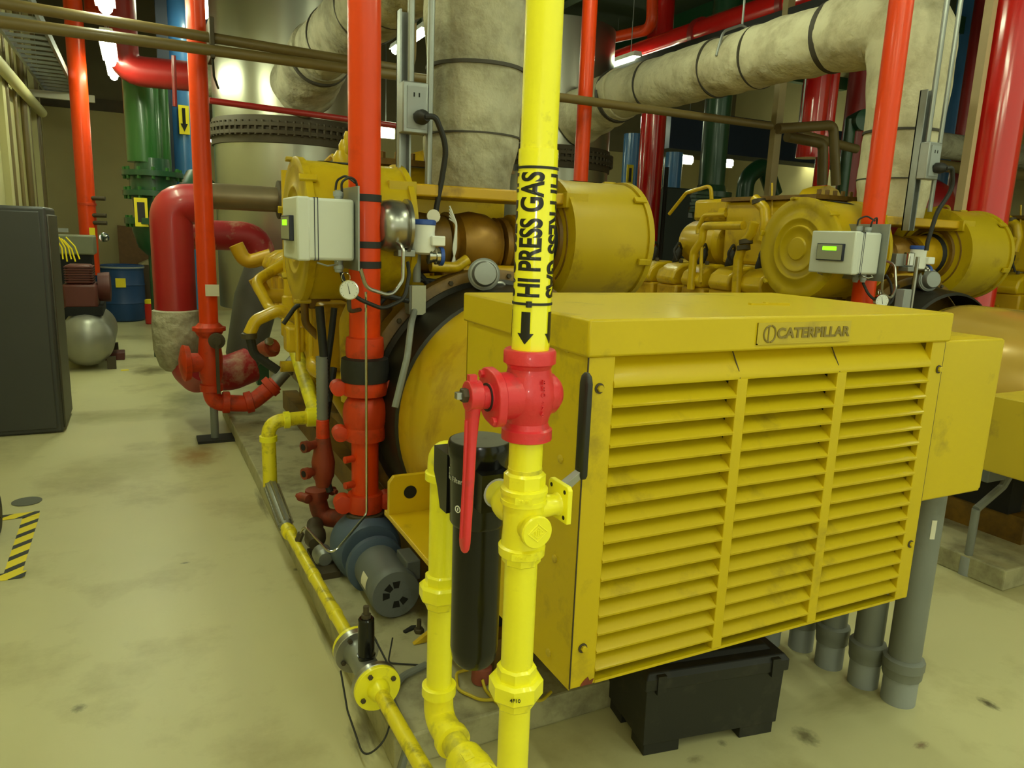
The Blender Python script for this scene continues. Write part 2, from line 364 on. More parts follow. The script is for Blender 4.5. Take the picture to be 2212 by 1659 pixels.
# cut the arrow into strips so that it bends with the pipe
def strips(poly_rows):
    vv = []; ff = []
    for (x0, x1, a0, a1) in poly_rows:
        for j in range(6):
            o = len(vv)
            for x, a in ((x0, a0), (x1, a1)):
                for q in (j, j+1): vv.append(V((x, -a+2*a*q/6, .0005)))
            ff.append((o, o+1, o+3, o+2))
    return vv, ff
va, fa = strips([(-.028, -.010, .0005, .0145), (-.010, .026, .0078, .0078)])
for deg in (-17, 70, 160, 252): wrap(va, fa, 1.502, math.radians(deg), .0328, False, 'flow_arrow', sl)
for z, d in ((1.760, RGT*-1+TOC*.2), (1.541, TOC*1-RGT*.15)):
    d = d.normalized(); zt = MB().lathe((GX, GY, z-.0022), (0, 0, 1), [(0, .0328), (.0002, .0342), (.0042, .0342), (.0044, .0328)], 40).build('cable_tie', M_rubber, sl)
    c = V((GX, GY, z))+d*.0355; MB().box(-.004, .004, -.003, .003, -.005, .005, Matrix.Translation(c)).build('tie_head', M_rubber, zt, smooth=False)

# red plug valve (z 1.304 .. 1.461), stem pointing to -X
t = thing('plug_valve', 'red cast plug valve with a long hanging lever on the yellow gas pipe', 'valve', (GX, GY, 1.304))
b = MB().lathe((GX, GY, 1.302), (0, 0, 1), [(0, .041), (.002, .0445), (.020, .0445), (.023, .040), (.032, .0365), (.045, .040), (.06, .0465), (.08, .050), (.098, .0465), (.115, .040), (.127, .0375), (.134, .0405), (.137, .0455), (.156, .0455), (.160, .043), (.160, .031)], 36, cap=False)
b.lathe((GX, GY, 1.382), (1, 0, 0), [(-.062, .040), (-.02, .042), (.02, .042), (.045, .036), (.056, .026), (.06, .01)], 28)
b.build('valve_body', M_red, t)
fl_ = MB()
pts = []
for i in range(32):
    a = 2*PI*i/32; rr = .045+.010*max(0, math.cos(2*(a-.9)))**2
    pts.append((rr*math.cos(a), rr*math.sin(a)))
fl_.prism(pts, (GX-.075, GY, 1.382), (0, 1, 0), (0, 0, 1), (1, 0, 0), .016)
fp = fl_.build('gland_flange', M_red, t, bev=.002)
for a in (.9, .9+PI): MB().nut((GX-.081, GY+.045*math.cos(a), 1.382+.045*math.sin(a)), (GX-.056, GY+.045*math.cos(a), 1.382+.045*math.sin(a)), .0075).build('bolt', M_red, fp)
MB().lathe((GX-.075, GY, 1.382), (-1, 0, 0), [(0, .024), (.004, .024), (.0041, .020), (.024, .020), (.028, .017)], 24).build('stem_collar', M_red, t)
MB().lathe((GX-.078, GY, 1.382), (-1, 0, 0), [(0, .0245), (.002, .0245)], 24).build('stem_seal', M_rubber, t)
hx = GX-.106
hd = MB()
hp = []
for i in range(40):
    a = 2*PI*i/40; hp.append((.024*math.cos(a), .026*math.sin(a)))
hd.prism(hp, (hx-.010, GY, 1.386), (0, 1, 0), (0, 0, 1), (1, 0, 0), .024)
prof = [(1.372, .017, .011), (1.34, .0125, .010), (1.30, .012, .008), (1.24, .0135, .008), (1.18, .0145, .0075), (1.128, .015, .007), (1.116, .013, .006), (1.108, .007, .004)]
rings = []
for z, wy, wx in prof:
    xo = hx+.002-(1.372-z)*.035
    rings.append([(xo+wx*math.copysign(abs(math.cos(a))**.6, math.cos(a)), GY+wy*math.copysign(abs(math.sin(a))**.6, math.sin(a)), z) for a in [2*PI*j/20 for j in range(20)]])
hd.rings(rings)
hl = hd.build('lever', M_red, t, bev=.0015)
# groove down the lever's outer face
MB().tube([(hx-.0085, GY, 1.345), (hx-.0095, GY, 1.25), (hx-.0128, GY, 1.135)], .0042, 8).build('lever_rib', M_red, hl)
MB().nut((hx-.020, GY, 1.388), (hx-.008, GY, 1.388), .013, 6).build('stem_nut', M_gasket, hl)
MB().nut((hx-.030, GY, 1.388), (hx-.019, GY, 1.388), .008, 4, PI/4).build('square_stem', M_steel, hl)
MB().box(hx-.008, hx+.006, GY-.006, GY+.006, 1.41, 1.422).build('stop_lug', M_red, hl, smooth=False)
# cast marks on the bulge facing the room
mk = MB()
for i in range(6):
    a = -0.55+.0*i; z = 1.412-.011*i
    d = TOC*math.cos(.55)+RGT*math.sin(.55)
    c = V((GX, GY, z))+d*(.0475); ex = V((0, 0, 1)); ey = (TOC*-math.sin(.55)+RGT*math.cos(.55))
    flat_text(mk, 'BROS76'[i], .011, c, ey, ex, .0025)
mk.build('cast_marks', M_red, t)

t = thing('pipe_nipple', 'short yellow pipe between the red valve and the yellow ball valve', 'pipe', (GX, GY, 1.235))
MB().cyl((GX, GY, 1.235), (GX, GY, 1.306), .0300, n=40).build('pipe', M_gas, t)
MB().lathe((GX, GY, 1.24), (0, 0, 1), [(0, .0302), (.0005, .0307), (.010, .0307), (.0105, .0302)], 36).build('thread_band', M_gas2, t)

# yellow ball valve z 1.073 .. 1.243
t = thing('ball_valve', 'yellow three-way ball valve with round capped front and black upright lever', 'valve', (GX, GY, 1.073))
b = MB().lathe((GX, GY, 1.086), (0, 0, 1), [(0, .039), (.002, .042), (.018, .043), (.021, .038), (.05, .036), (.085, .037), (.098, .038), (.1, .042), (.108, .042), (.1085, .0405), (.119, .0405), (.1195, .0425), (.127, .0425), (.13, .038)], 36)
b.build('valve_body', M_gas, t)
MB().nut((GX, GY, 1.212), (GX, GY, 1.243), .0375, 8, .3).build('end_nut', M_gas, t)
MB().nut((GX, GY, 1.070), (GX, GY, 1.089), .0355, 8, .3).build('end_nut', M_gas, t)
cp = MB().lathe((GX, GY-.02, 1.148), (0, -1, 0), [(0, .025), (.02, .026), (.024, .029), (.034, .0295), (.037, .0275)], 32).build('front_cap', M_gas, t)
lg = MB()
cz = V((GX, GY-.0575, 1.148))
for s_, w_ in ((.019, .0016), (.012, .0012)):
    P = [V((s_, 0, 0)), V((0, 0, s_*.85)), V((-s_, 0, 0)), V((0, 0, -s_*.85))]
    for i in range(4): lg.cyl(cz+P[i], cz+P[(i+1) % 4], w_*.6, n=6)
for i in (-1, 0, 1): lg.box(cz.x+i*.0045-.0012, cz.x+i*.0045+.0012, cz.y-.001, cz.y+.001, cz.z-.004-(1-abs(i))*.001, cz.z+.004+(1-abs(i))*.001)
lg.build('diamond_emblem', M_gas, cp)
MB().lathe((GX, GY+.02, 1.165), (0, 1, 0), [(0, .032), (.03, .036), (.045, .034), (.06, .026), (.1, .026)], 28).build('side_port', M_gas, t)
MB().lathe((GX, GY+.098, 1.165), (0, 1, 0), [(.008, .0265), (.010, .033), (.018, .034), (.02, .03)], 28, cap=True).build('thread_tape', M_tape, t)
tg = MB().prism([(-.015, -.006), (.015, -.006), (.015, .006), (-.015, .006)], V((GX, GY, 1.200))+TOC*.0405, RGT, (0, 0, 1), TOC, .002)
flat_text(tg, 'CF 20', .0075, V((GX, GY, 1.2))+TOC*.0432, RGT, (0, 0, 1), .0008)
tg.build('cast_tag', M_gas, t, smooth=False)
tg = MB().prism([(-.017, -.006), (.017, -.006), (.017, .006), (-.017, .006)], V((GX, GY, 1.096))+TOC*.0415, RGT, (0, 0, 1), TOC, .002)
flat_text(tg, 'SCS14', .0075, V((GX, GY, 1.096))+TOC*.0442, RGT, (0, 0, 1), .0008)
tg.build('cast_tag', M_gas, t, smooth=False)
MB().lathe((GX+.03, GY, 1.172), (1, 0, 0), [(0, .022), (.034, .019), (.040, .022)], 24).build('stem_neck', M_gas, t)
mp = MB().prism([(-.036, -.034), (.03, -.036), (.036, -.03), (.036, .03), (.03, .036), (-.03, .036), (-.036, .03)], (GX+.070, GY, 1.178), (0, 1, 0), (0, 0, 1), (1, 0, 0), .010).build('mounting_plate', M_gas, t, bev=.0015)
for a in (PI/4, 3*PI/4, 5*PI/4, 7*PI/4): MB().cyl((GX+.0692, GY+.034*math.cos(a), 1.178+.034*math.sin(a)), (GX+.071, GY+.034*math.cos(a), 1.178+.034*math.sin(a)), .004, n=10).build('bolt_hole', M_hole, mp)
lv = MB().box(GX+.078, GX+.084, GY-.008, GY+.035, 1.166, 1.196)
lv.prism([(0, 0), (.040, .03), (.040, .045), (0, .02)], (GX+.080, GY-.006, 1.19), (1, 0, 0), (0, 0, 1), (0, 1, 0), .018)
lv.cyl((GX+.078, GY, 1.178), (GX+.096, GY, 1.178), .009, n=12)
lo = lv.build('lever', M_steel, t, smooth=False, bev=.001)
gx = GX+.119
g = []
for z, k in ((1.216, .8), (1.222, 1), (1.395, 1.0), (1.408, .8), (1.414, .4)):
    g.append([(gx+.008*math.copysign(abs(math.cos(a))**.6, math.cos(a))*k, GY+.002+.0145*math.copysign(abs(math.sin(a))**.6, math.sin(a))*k, z) for a in [2*PI*j/16 for j in range(16)]])
MB().rings(g).build('grip', M_plastic, lo, 'black rubber lever grip')

def union(zc, x, y, name, label, s=1.0):
    t = thing('pipe_union', label, 'fitting', (x, y, zc-.045))
    MB().nut((x, y, zc+.008), (x, y, zc+.040), .0375*s, 8, .25).build('upper_end', M_gas, t)
    MB().nut((x, y, zc-.024), (x, y, zc+.016), .0515*s, 8, .25).build('union_nut', M_gas, t)
    MB().nut((x, y, zc-.046), (x, y, zc-.022), .037*s, 8, .25).build('lower_end', M_gas, t)
    return t
t = thing('gas_pipe', 'yellow pipe between the yellow ball valve and the lower union', 'pipe', (GX, GY, .86))
MB().cyl((GX, GY, .84), (GX, GY, 1.075), .0300, n=40).build('pipe', M_gas, t)
u = union(.826, GX, GY, 'u', 'large yellow pipe union on the nearest vertical gas pipe')
tx = MB(); flat_text(tx, '4F10', .010, V((GX, GY, .8225))+TOC*.0520, RGT, (0, 0, 1), .0006); tx.build('cast_marks', M_ink, u)
t = thing('gas_pipe', 'lowest length of the nearest yellow gas pipe, running out of the picture', 'pipe', (GX, GY, 0))
MB().cyl((GX, GY, .11*0), (GX, GY, .785), .0298, n=40).build('pipe', M_gas, t)

# gas filter
FX, FY = .588, 1.300
t = thing('gas_filter', 'glossy black cylindrical gas filter behind the nearest yellow pipe', 'filter', (FX, FY, .757))
MB().lathe((FX, FY, 0), (0, 0, 1), [(.757, .020), (.762, .038), (.775, .047), (.80, .0505), (1.10, .0512)], 40).build('filter_bowl', M_black, t)
hb = MB().lathe((FX, FY, 0), (0, 0, 1), [(1.075, .054), (1.082, .058), (1.215, .061), (1.222, .0645), (1.243, .0645), (1.25, .062)], 40)
hb.box(FX-.032, FX+.032, FY-.085, FY+.092, 1.128, 1.203)
hb.prism([(-.105, 1.215), (-.03, 1.215), (-.03, 1.09), (-.066, 1.09), (-.083, 1.13), (-.105, 1.16)], (FX+.0, FY, 0), (0, -1, 0), (0, 0, 1), (1, 0, 0), .050)
hb.prism([(-.105, 1.215), (-.03, 1.215), (-.03, 1.09), (-.066, 1.09), (-.083, 1.13), (-.105, 1.16)], (FX-.058, FY, 0), (0, -1, 0), (0, 0, 1), (1, 0, 0), .059)
hb.build('filter_head', M_black, t)
MB().lathe((FX, FY, 1.249), (0, 0, 1), [(0, .0595), (.002, .059)], 40).build('top_cap', mat('dusty_black_cap', (84, 82, 70), .6, var=.3, dirt=(40, 38, 34), amt=.4, dscale=20), t)
tx = MB(); ex = V((.60, -.80, 0)); e0 = V((FX, FY, 0))+V((-.80, -.60, 0))*.0612
nrm = V((-1, 0, 0))
fx = FX-.0315
def wrapf(vs, fs, z, phi, r):
    out = []
    for v in vs:
        a = phi+v.x/r; d = TOC*math.cos(a)+RGT*math.sin(a); out.append(V((FX, FY, z+v.y))+d*(r+.0004))
    tx.add(out, fs)
for s_, z, ph, sz in (('Gas Filter', 1.176, -.97, .0150),):
    v_, f_ = text_mesh(s_, sz, .0002); wrapf(v_, f_, z, ph, .0605)
tx.lathe(V((FX, FY, 1.118))+(TOC*math.cos(-.68)+RGT*math.sin(-.68))*.0592, TOC*math.cos(-.68)+RGT*math.sin(-.68), [(0, .0075), (.0008, .0075), (.0008, .0055), (0, .0055)], 20, cap=False)
tx.box(-.0012, .0012, -.0004, .0004, -.003, .003, Matrix.Translation(V((FX, FY, 1.118))+(TOC*math.cos(-.68)+RGT*math.sin(-.68))*.0594))
bd = [(-.004, -.011), (.004, -.011), (.004, .011), (-.004, .011)]
v_ = []; f_ = []
for i in range(4):
    o = len(v_); x0, y0 = bd[i]; x1, y1 = bd[(i+1) % 4]
    v_ += [V((x0, y0, 0)), V((x1, y1, 0)), V((x1*.7, y1*.86, 0)), V((x0*.7, y0*.86, 0))]; f_.append((o, o+1, o+2, o+3))
wrapf(v_, f_, 1.184, -1.28, .0605)
tx.build('printed_label', M_white, t, 'small white print')

# back leg
BX, BY = .586, 1.493
t = thing('pipe_elbow', 'yellow elbow behind the head of the black gas filter', 'fitting', (BX, BY, 1.11))
MB().tube([(BX, 1.385, 1.165), (BX, BY, 1.165), (BX, BY, 1.11)], .036, 24, .055).build('elbow', M_gas, t)
MB().lathe((BX, BY, 1.105), (0, 0, 1), [(0, .037), (.001, .041), (.018, .041), (.02, .037)], 28).build('collar', M_gas, t)
t = thing('gas_pipe', 'yellow vertical gas pipe left of the black gas filter, above its union', 'pipe', (BX, BY, .87))
MB().cyl((BX, BY, .86), (BX, BY, 1.118), .0300, n=32).build('pipe', M_gas, t)
union(.838, BX, BY, 'u', 'yellow pipe union on the vertical pipe left of the black filter')
t = thing('gas_pipe', 'yellow vertical gas pipe left of the black gas filter, below its union', 'pipe', (BX, BY, .57))
MB().cyl((BX, BY, .56), (BX, BY, .80), .0300, n=32).build('pipe', M_gas, t)
t = thing('pipe_elbow', 'yellow cast elbow at the foot of the pipe left of the black filter', 'fitting', (BX, BY, .49))
MB().tube([(BX, BY, .585), (BX, BY, .50), (BX, 1.40, .50)], .0355, 24, .055).build('elbow', M_gas2, t)
MB().lathe((BX, BY, .565), (0, 0, 1), [(0, .036), (.001, .041), (.024, .041), (.026, .036)], 28).build('collar', M_gas, t)
MB().lathe((BX, 1.392, .50), (0, 1, 0), [(0, .036), (.001, .041), (.02, .041), (.022, .036)], 28).build('collar', M_gas2, t)
t = thing('check_valve', 'scuffed yellow cast valve at the bottom edge, beside the nearest pipe', 'valve', (BX, 1.27, .45))
MB().cyl((BX, 1.30, .50), (BX, 1.40, .50), .030, n=28).build('nipple', M_gas2, t)
MB().lathe((BX, 1.335, .50), (0, -1, 0), [(0, .034), (.003, .044), (.022, .045), (.04, .049), (.085, .05), (.09, .044)], 32).build('valve_body', M_gas2, t)
MB().nut((BX, 1.245, .50), (BX, 1.215, .50), .054, 6, .2).build('end_nut', M_gas2, t)
MB().cyl((BX, 1.10, .50), (BX, 1.22, .50), .03, n=28).build('outlet_pipe', M_gas2, t)
e = V((-.25, 0, .97)); 
tx = MB().prism([(-.011, -.014), (.011, -.014), (.011, .014), (-.011, .014)], V((BX, 1.285, .50))+e*.047, (.97, 0, .25), (0, 1, 0), e, .004)
flat_text(tx, 'KS', .012, V((BX, 1.285, .50))+e*.0515, (.97, 0, .25), (0, 1, 0), .0006); tx.build('cast_tag', M_gas2, t, smooth=False)
MB().cyl((BX-.03, 1.24, .5), (BX-.075, 1.235, .495), .012, n=10).build('drain_plug', M_steel, t)

# low gas line along the plinth edge
def P(y): return V((.60+(.551-.60)*(y-1.657)/(3.449-1.657), y, .25))
t = thing('gas_pipe', 'spotted yellow gas pipe running out at the bottom edge beside the plinth', 'pipe', P(1.3))
MB().cyl(P(.95), P(2.02), .0228, n=24).build('pipe', M_gasw, t)
t = thing('gas_pipe', 'worn yellow gas pipe along the plinth edge beyond the flanged valve', 'pipe', P(2.3))
MB().cyl(P(2.31), P(3.36), .0235, n=24).build('pipe', M_gasw, t)
for y in (2.52, 2.85): MB().lathe(P(y), P(3)-P(2), [(0, .0238), (.002, .0262), (.05, .0262), (.052, .0238)], 24).build('coupling', M_gasw, t)
dl = (P(3)-P(2)).normalized()
t = thing('control_valve', 'flanged steel control valve with black upright knob in the low gas line', 'valve', P(2.12))
def flange(y, m, nm, th=.016, r=.074):
    f = MB().lathe(P(y), dl, [(0, .03), (0, r-.002), (.002, r), (th-.002, r), (th, r-.002), (th, .03)], 32).build(nm, m, t)
    for k in range(4):
        a = PI/4+k*PI/2+.3; x, yv, z = frame(dl); c = P(y)+(x*math.cos(a)+yv*math.sin(a))*.055
        MB().nut(c-dl*.008, c, .0085).build('bolt', M_gasket, f)
    return f
flange(2.02, M_gas, 'flange'); flange(2.036, M_steel, 'steel_plate', .022, .075)
flange(2.245, M_steel, 'steel_plate', .03, .075); flange(2.276, M_gas, 'flange')
MB().lathe(P(2.0), dl, [(-.02, .0235), (.0, .033), (.021, .036)], 24).build('weld_neck', M_gas, t)
MB().lathe(P(2.055), dl, [(0, .05), (.02, .042), (.17, .042), (.19, .05)], 28).build('valve_body', M_galv, t)
c = P(2.145)
sp = MB().lathe(c+V((.0, 0, .03)), (0, 0, 1), [(0, .024), (.02, .03), (.021, .027), (.145, .026), (.15, .022)], 24).build('black_knob', M_black, t)
MB().lathe(c+V((0, 0, .18)), (0, 0, 1), [(0, .016), (.012, .016), (.013, .010), (.04, .010)], 8).build('stem_nut', M_gasket, sp)
t = thing('signal_wire', 'thin black wire looping from the flanged valve to the floor', 'wire', P(2.15))
MB().tube([P(2.18)+V((.03, 0, .1)), P(2.10)+V((.06, -.02, .02)), P(2.05)+V((.05, -.03, -.1)), P(1.98)+V((.0, -.02, -.15)), P(2.0)+V((-.06, -.03, -.19)), P(2.1)+V((-.07, .02, -.12)), P(2.2)+V((-.06, .04, -.05))], .0032, 8, .08).build('wire', M_rubber, t)
# union stretch with flexible braided joint
t = thing('flexible_connector', 'ribbed steel flexible joint between the low gas line and the yellow riser', 'connector', P(3.5))
MB().lathe(P(3.34), dl, [(0, .026), (.01, .034), (.05, .034), (.055, .028), (.09, .028)], 16).build('end_fitting', M_gasw, t)
p0 = P(3.42); p1 = V((.541, 3.83, .335))
fx_ = MB(); dd = (p1-p0); L = dd.length; pr = [(0, .026)]
pr += [(L*(.06+.88*i/24), .031+(.0035 if i % 2 else 0)) for i in range(25)]; pr += [(L, .026)]
fx_.lathe(p0, dd, pr, 24); fx_.build('braid', M_galv, t)
for k_ in range(9):
    x_, y_, z_ = frame(dd); o_ = (x_*math.cos(2*PI*k_/9)+y_*math.sin(2*PI*k_/9))*.034
    MB().cyl(p0+dd*.06+o_, p0+dd*.94+o_, .0055, n=6).build('rib', M_steel, t)
t = thing('gas_riser', 'yellow riser with two elbows beside the plinth, feeding the far engine end', 'pipe', (.541, 3.85, .3))
pp = [(.541, 3.84, .32), (.541, 3.86, .665), (.80, 3.9, .665), (.80, 4.35, .86), (.80, 4.62, 1.0), (.80, 4.62, 1.98)]
MB().tube(pp[:3], .036, 20, .08).build('lower_pipe', M_gasw, t)
MB().tube([(.76, 3.895, .665), (.80, 3.9, .665), (.80, 4.35, .87), (.80, 4.62, 1.0), (.80, 4.62, 1.2)], .042, 18, .06).build('offset_pipe', M_gas2, t)
MB().lathe((.541, 3.86, .56), (0, 0, 1), [(0, .037), (.002, .045), (.03, .045), (.032, .037)], 20).build('collar', M_gas, t)
MB().lathe((.62, 3.87, .665), (1, 0, 0), [(0, .037), (.002, .045), (.03, .045), (.032, .037)], 20).build('collar', M_gas, t)
MB().lathe((.74, 3.89, .665), (1, 0, 0), [(0, .037), (.002, .05), (.05, .052), (.09, .046)], 20).build('elbow', M_gas, t)
MB().tube(pp[4:], .04, 18).build('vertical_pipe', M_engb, t)
MB().lathe((.80, 4.62, 1.0), (0, 0, 1), [(0, .05), (.01, .06), (.1, .06), (.11, .05), (.24, .052), (.25, .042)], 18).build('coupling', M_engb, t)
MB().tube([(.80, 4.62, 1.02), (.95, 4.45, 1.0), (1.06, 4.4, 1.0)], .042, 14, .05).build('branch_pipe', M_engb, t)
MB().tube([(.80, 4.66, 1.12), (.72, 4.9, 1.14), (.66, 5.1, 1.3), (.95, 5.3, 1.45)], .035, 14, .1).build('branch_pipe', M_engb, t)
# gauge impulse line bracket and tubes
# ================================================================== the nearest generator
CX1, DX = 1.52, 3.15
AZ = .83                                                   # shaft height
g1 = thing('generator', 'nearest yellow generator with a louvered end housing behind the gas filter', 'generator', (CX1, 2.2, 0))
x0, x1, yf, yb, zb, zt = .895, 2.165, 1.40, 2.10, .552, 1.475
lid = MB().box(x0-.008, x1+.010, yf-.010, yb+.02, 1.388, zt).build('housing_lid', M_cat, g1, bev=.006)
hm = MB()
for (ax, ay, bx_, by, dz) in ((1.63, 1.672, 1.69, 1.662, .006), (1.685, 1.668, 1.765, 1.650, .008)):
    hm.prism([(-.0, -.008), (1, -.008), (1, .008), (0, .008)], (ax, ay, zt), (bx_-ax, by-ay, 0), (.15, 1, 0), (0, 0, 1), dz)
hm.build('lid_latch', M_cat, lid)
MB().box(x0, x0+.004, yf+.002, yb, zb-.005, 1.39).build('side_panel', M_cat, g1, smooth=False)
MB().box(x1-.004, x1, yf+.002, yb, zb-.005, 1.39).build('side_panel', M_cat, g1, smooth=False)
MB().box(x0, x1, yb-.004, yb, 1.15, 1.39).build('rear_panel', M_cat, g1, smooth=False)
frame_ = MB().box(x0+.001, .968, yf-.003, yf+.02, zb, 1.388).build('corner_post', M_cat, g1, bev=.002)
frame_r = MB().box(2.104, x1-.001, yf-.003, yf+.02, zb, 1.388).build('corner_post', M_cat, g1, bev=.002)
# corner seam
MB().box(x0-.0004, x0+.0014, yf-.0036, yf+.0005, zb, 1.388).build('corner_seam', M_gasket, frame_, smooth=False)
NL = 16; pitch = .0486; ztop = 1.388
lou = MB()
cells = ((.968, 1.346), (1.380, 1.709), (1.745, 2.104))
zz = 1.314
blades = [(1.388+.012, 1.314)]+[(1.314-.0486*i-.002, 1.314-.0486*(i+1)) for i in range(15)]
for (cx0, cx1, bl) in [(.968, 2.104, blades[:1])]+[(a, b, blades[1:]) for a, b in cells]:
    for (za, zb_) in bl:
        h = za-zb_
        prof = [(.058, za+.004), (.044, za-.16*h), (.026, za-.38*h), (.008, za-.62*h), (-.004, za-.82*h), (-.007, zb_+.006), (-.005, zb_), (.004, zb_+.003), (.008, zb_+.010), (.010, za-.64*h), (.030, za-.36*h), (.050, za-.12*h), (.060, za+.006)]
        lou.prism([(p[0], p[1]) for p in prof], (cx0-.001, yf, 0), (0, 1, 0), (0, 0, 1), (1, 0, 0), cx1-cx0+.002)
louv = lou.build('louver_panel', M_cat, g1, ang=1.2)
for a in (1.350, 1.712): MB().prism([(.034, 1.39), (.0, 1.336), (-.0075, 1.317), (-.006, 1.317), (.002, 1.336), (.036, 1.39)], (a, yf, 0), (0, 1, 0), (0, 0, 1), (1, 0, 0), .003).build('blade_seam', M_gasket, louv, smooth=False)
MB().box(.968, 2.104, yf+.066, yf+.07, zb+.005, 1.388).build('louver_shade_sheet', M_hole, g1, smooth=False)  # dark sheet standing in for the shade behind the louver gaps
for a, b in ((1.346, 1.380), (1.709, 1.745)): MB().box(a, b, yf-.006, yf+.03, zb+.006, 1.315).build('mullion', M_cat, g1, bev=.002)
MB().box(.968, 2.104, yf-.004, yf+.04, zb, zb+.008).build('bottom_rail', M_cat, g1, smooth=False)
for x, z in ((.928, 1.315), (.926, .659), (2.147, 1.304), (2.14, .74)):
    f = MB().lathe((x, yf-.003, z), (0, -1, 0), [(0, .0125), (.0025, .0125), (.003, .010)], 20)
    f = f.build('bolt', M_gasket, frame_ if x < 1.5 else frame_r); MB().nut((x+.001, yf-.005, z), (x+.001, yf-.0125, z), .0085).build('bolt_head', M_cat, f)
for y, z in ((1.484, 1.43), (1.49, 1.395), (1.497, 1.12), (1.50, .857), (1.506, .592), (2.04, 1.395)):
    MB().lathe((x0, y, z), (-1, 0, 0), [(0, .011), (.0035, .0105), (.007, .004)], 10).build('panel_screw', M_catd, g1)
npl = MB()
nx0, nx1, nz0, nz1 = 1.388, 1.728, 1.403, 1.459
npl.box(nx0, nx1, yf-.0128, yf-.009, nz0, nz1)
for a, b, c_, d in ((nx0, nx1, nz0, nz0+.003), (nx0, nx0+.004, nz0, nz1)): npl.box(a, b, yf-.0142, yf-.011, c_, d)
npo = npl.build('nameplate', M_catd, g1, smooth=False)
tx = MB(); flat_text(tx, 'CATERPILLAR', .037, (1.588, yf-.0135, 1.430), (1, 0, 0), (0, 0, 1), .0016, 1.0, .03)
wv = max(p.x for p in tx.v)-min(p.x for p in tx.v)
tx.v = [V((1.588+(p.x-1.588)*.268/wv, p.y, p.z)) for p in tx.v]
M_emb = mat('darker_raised_lettering', (132, 112, 44), .55, var=.15)  # raised letters and emblem in a darker yellow than the plate
tx.build('lettering', M_emb, npo)
lg = MB()
for s in (0, 1):
    pl = [(.006+.020*math.cos(a), .021*math.sin(a)) for a in [PI*.5+PI*q/10 for q in range(11)]] if s == 0 else [(.010+.016*math.cos(a), .021*math.sin(a)) for a in [PI*.5-PI*q/10 for q in range(11)]]
    q = [(p[0], p[1]) for p in pl]
    for a, b in zip(q, q[1:]): lg.cyl((1.424+a[0], yf-.0132, 1.430+a[1]), (1.424+b[0], yf-.0132, 1.430+b[1]), .0026, n=6)
lg.cyl((1.424+.002, yf-.0132, 1.409), (1.424+.002, yf-.0132, 1.451), .0022, n=6)
lg.build('round_emblem', M_emb, npo)
tb = MB().box(x1+.004, 2.49, 1.415, 2.06, .868, 1.386).build('terminal_box', M_cat, g1, bev=.006)
MB().box(2.475, 2.502, 1.42, 2.05, .875, 1.38).build('box_cover', M_cat, tb, bev=.003)
MB().box(x1-.001, x1+.006, 1.401, 1.408, .60, 1.386).build('hinge_strip', M_gasket, tb, smooth=False)
ch_ = MB().prism([(.0, 0), (.035, 0), (.04, .014), (.028, .010), (.022, .022), (.012, .016), (.004, .008)], (.925, yf-.0036, zb+.001), (1, 0, 0), (0, 0, 1), (0, -1, 0), .0006).build('rust_chip', M_rust, frame_, 'red-brown paint chip', smooth=False)
# round machine body
def barrel(t, c, y0, front_r=.565):
    M_drumy = MATS.get('drum_yellow') or mat('drum_yellow', (196, 160, 6), .38, var=.08, scale=3, dirt=(150, 112, 14), amt=.3, dscale=4, coat=.15)
    MB().lathe((c, 0, AZ), (0, 1, 0), [(y0, .2), (y0, front_r-.02), (y0+.02, front_r), (2.78, front_r), (2.84, front_r+.007), (2.93, front_r+.01), (2.97, front_r+.001), (3.00, front_r-.01), (3.00, .3)], 72).build('barrel', M_drumy, t, ang=.9)
    MB().lathe((c, 0, AZ), (0, 1, 0), [(2.99, .556), (3.0, .572), (3.02, .578), (3.22, .595), (3.235, .615), (3.25, .615)], 72, cap=False).build('fan_guard', M_mesh, t, 'dark perforated fan guard ring')
    for sx in (-1, 1):
        MB().box(c+sx*.42-.06, c+sx*.42+.06, 2.12, 6.5, .11, .26).build('base_rail', M_engd, t, smooth=False)
        e = c+sx*.72
        ft = MB().box(min(e, e-sx*.30), max(e, e-sx*.30), 1.96, 2.66, .562, .582)
        ft.prism([(.0, 0), (.175, 0), (.195, .06), (.155, .155), (.02, .155), (.0, .13)], (e, 2.60, .58), (-sx, 0, 0), (0, 0, 1), (0, 1, 0), .022)
        ft.prism([(.11, .58), (.62, .58), (.62, .595)], (e-sx*.24, 2.0, 0), (0, 1, 0), (0, 0, 1), (-sx, 0, 0), .012)
        f = ft.build('support_foot', M_engb, t, smooth=False, bev=.003)
        MB().lathe((e-sx*.085, 2.598, .665), (0, 1, 0), [(0, .001), (0, .026), (.001, .026)], 24).build('lifting_eye', M_hole, f)
        MB().nut((e-sx*.17, 2.28, .58), (e-sx*.17, 2.28, .60), .018).build('foot_bolt', M_gasket, f)
        MB().box(min(e-sx*.34, e-sx*.22), max(e-sx*.34, e-sx*.22), 2.2, 2.66, .26, .562).build('pedestal', M_hole, t, smooth=False)
barrel(g1, CX1, 1.9)
g2 = thing('generator', 'second generator with a rounded bare drum, cut by the right edge of the picture', 'generator', (CX1+DX, 2.2, 0))
MB().lathe((CX1+DX, 0, .815), (0, 1, 0), [(1.0, .2), (1.0, .50), (1.02, .52), (2.90, .52), (2.96, .51), (2.985, .48)], 72).build('rear_drum', mat('satin_gold_paint', (196, 160, 70), .24, var=.05, metal=.15, coat=.4), g2, ang=.9)
barrel(g2, CX1+DX, 2.5, .49)
tb = MB().box(3.62, 3.98, 1.5, 2.1, .62, .99).build('side_box', M_catd, g2, bev=.006)
MB().nut((3.66, 1.49, .70), (3.66, 1.50, .70), .012).build('bolt', M_gasket, tb)

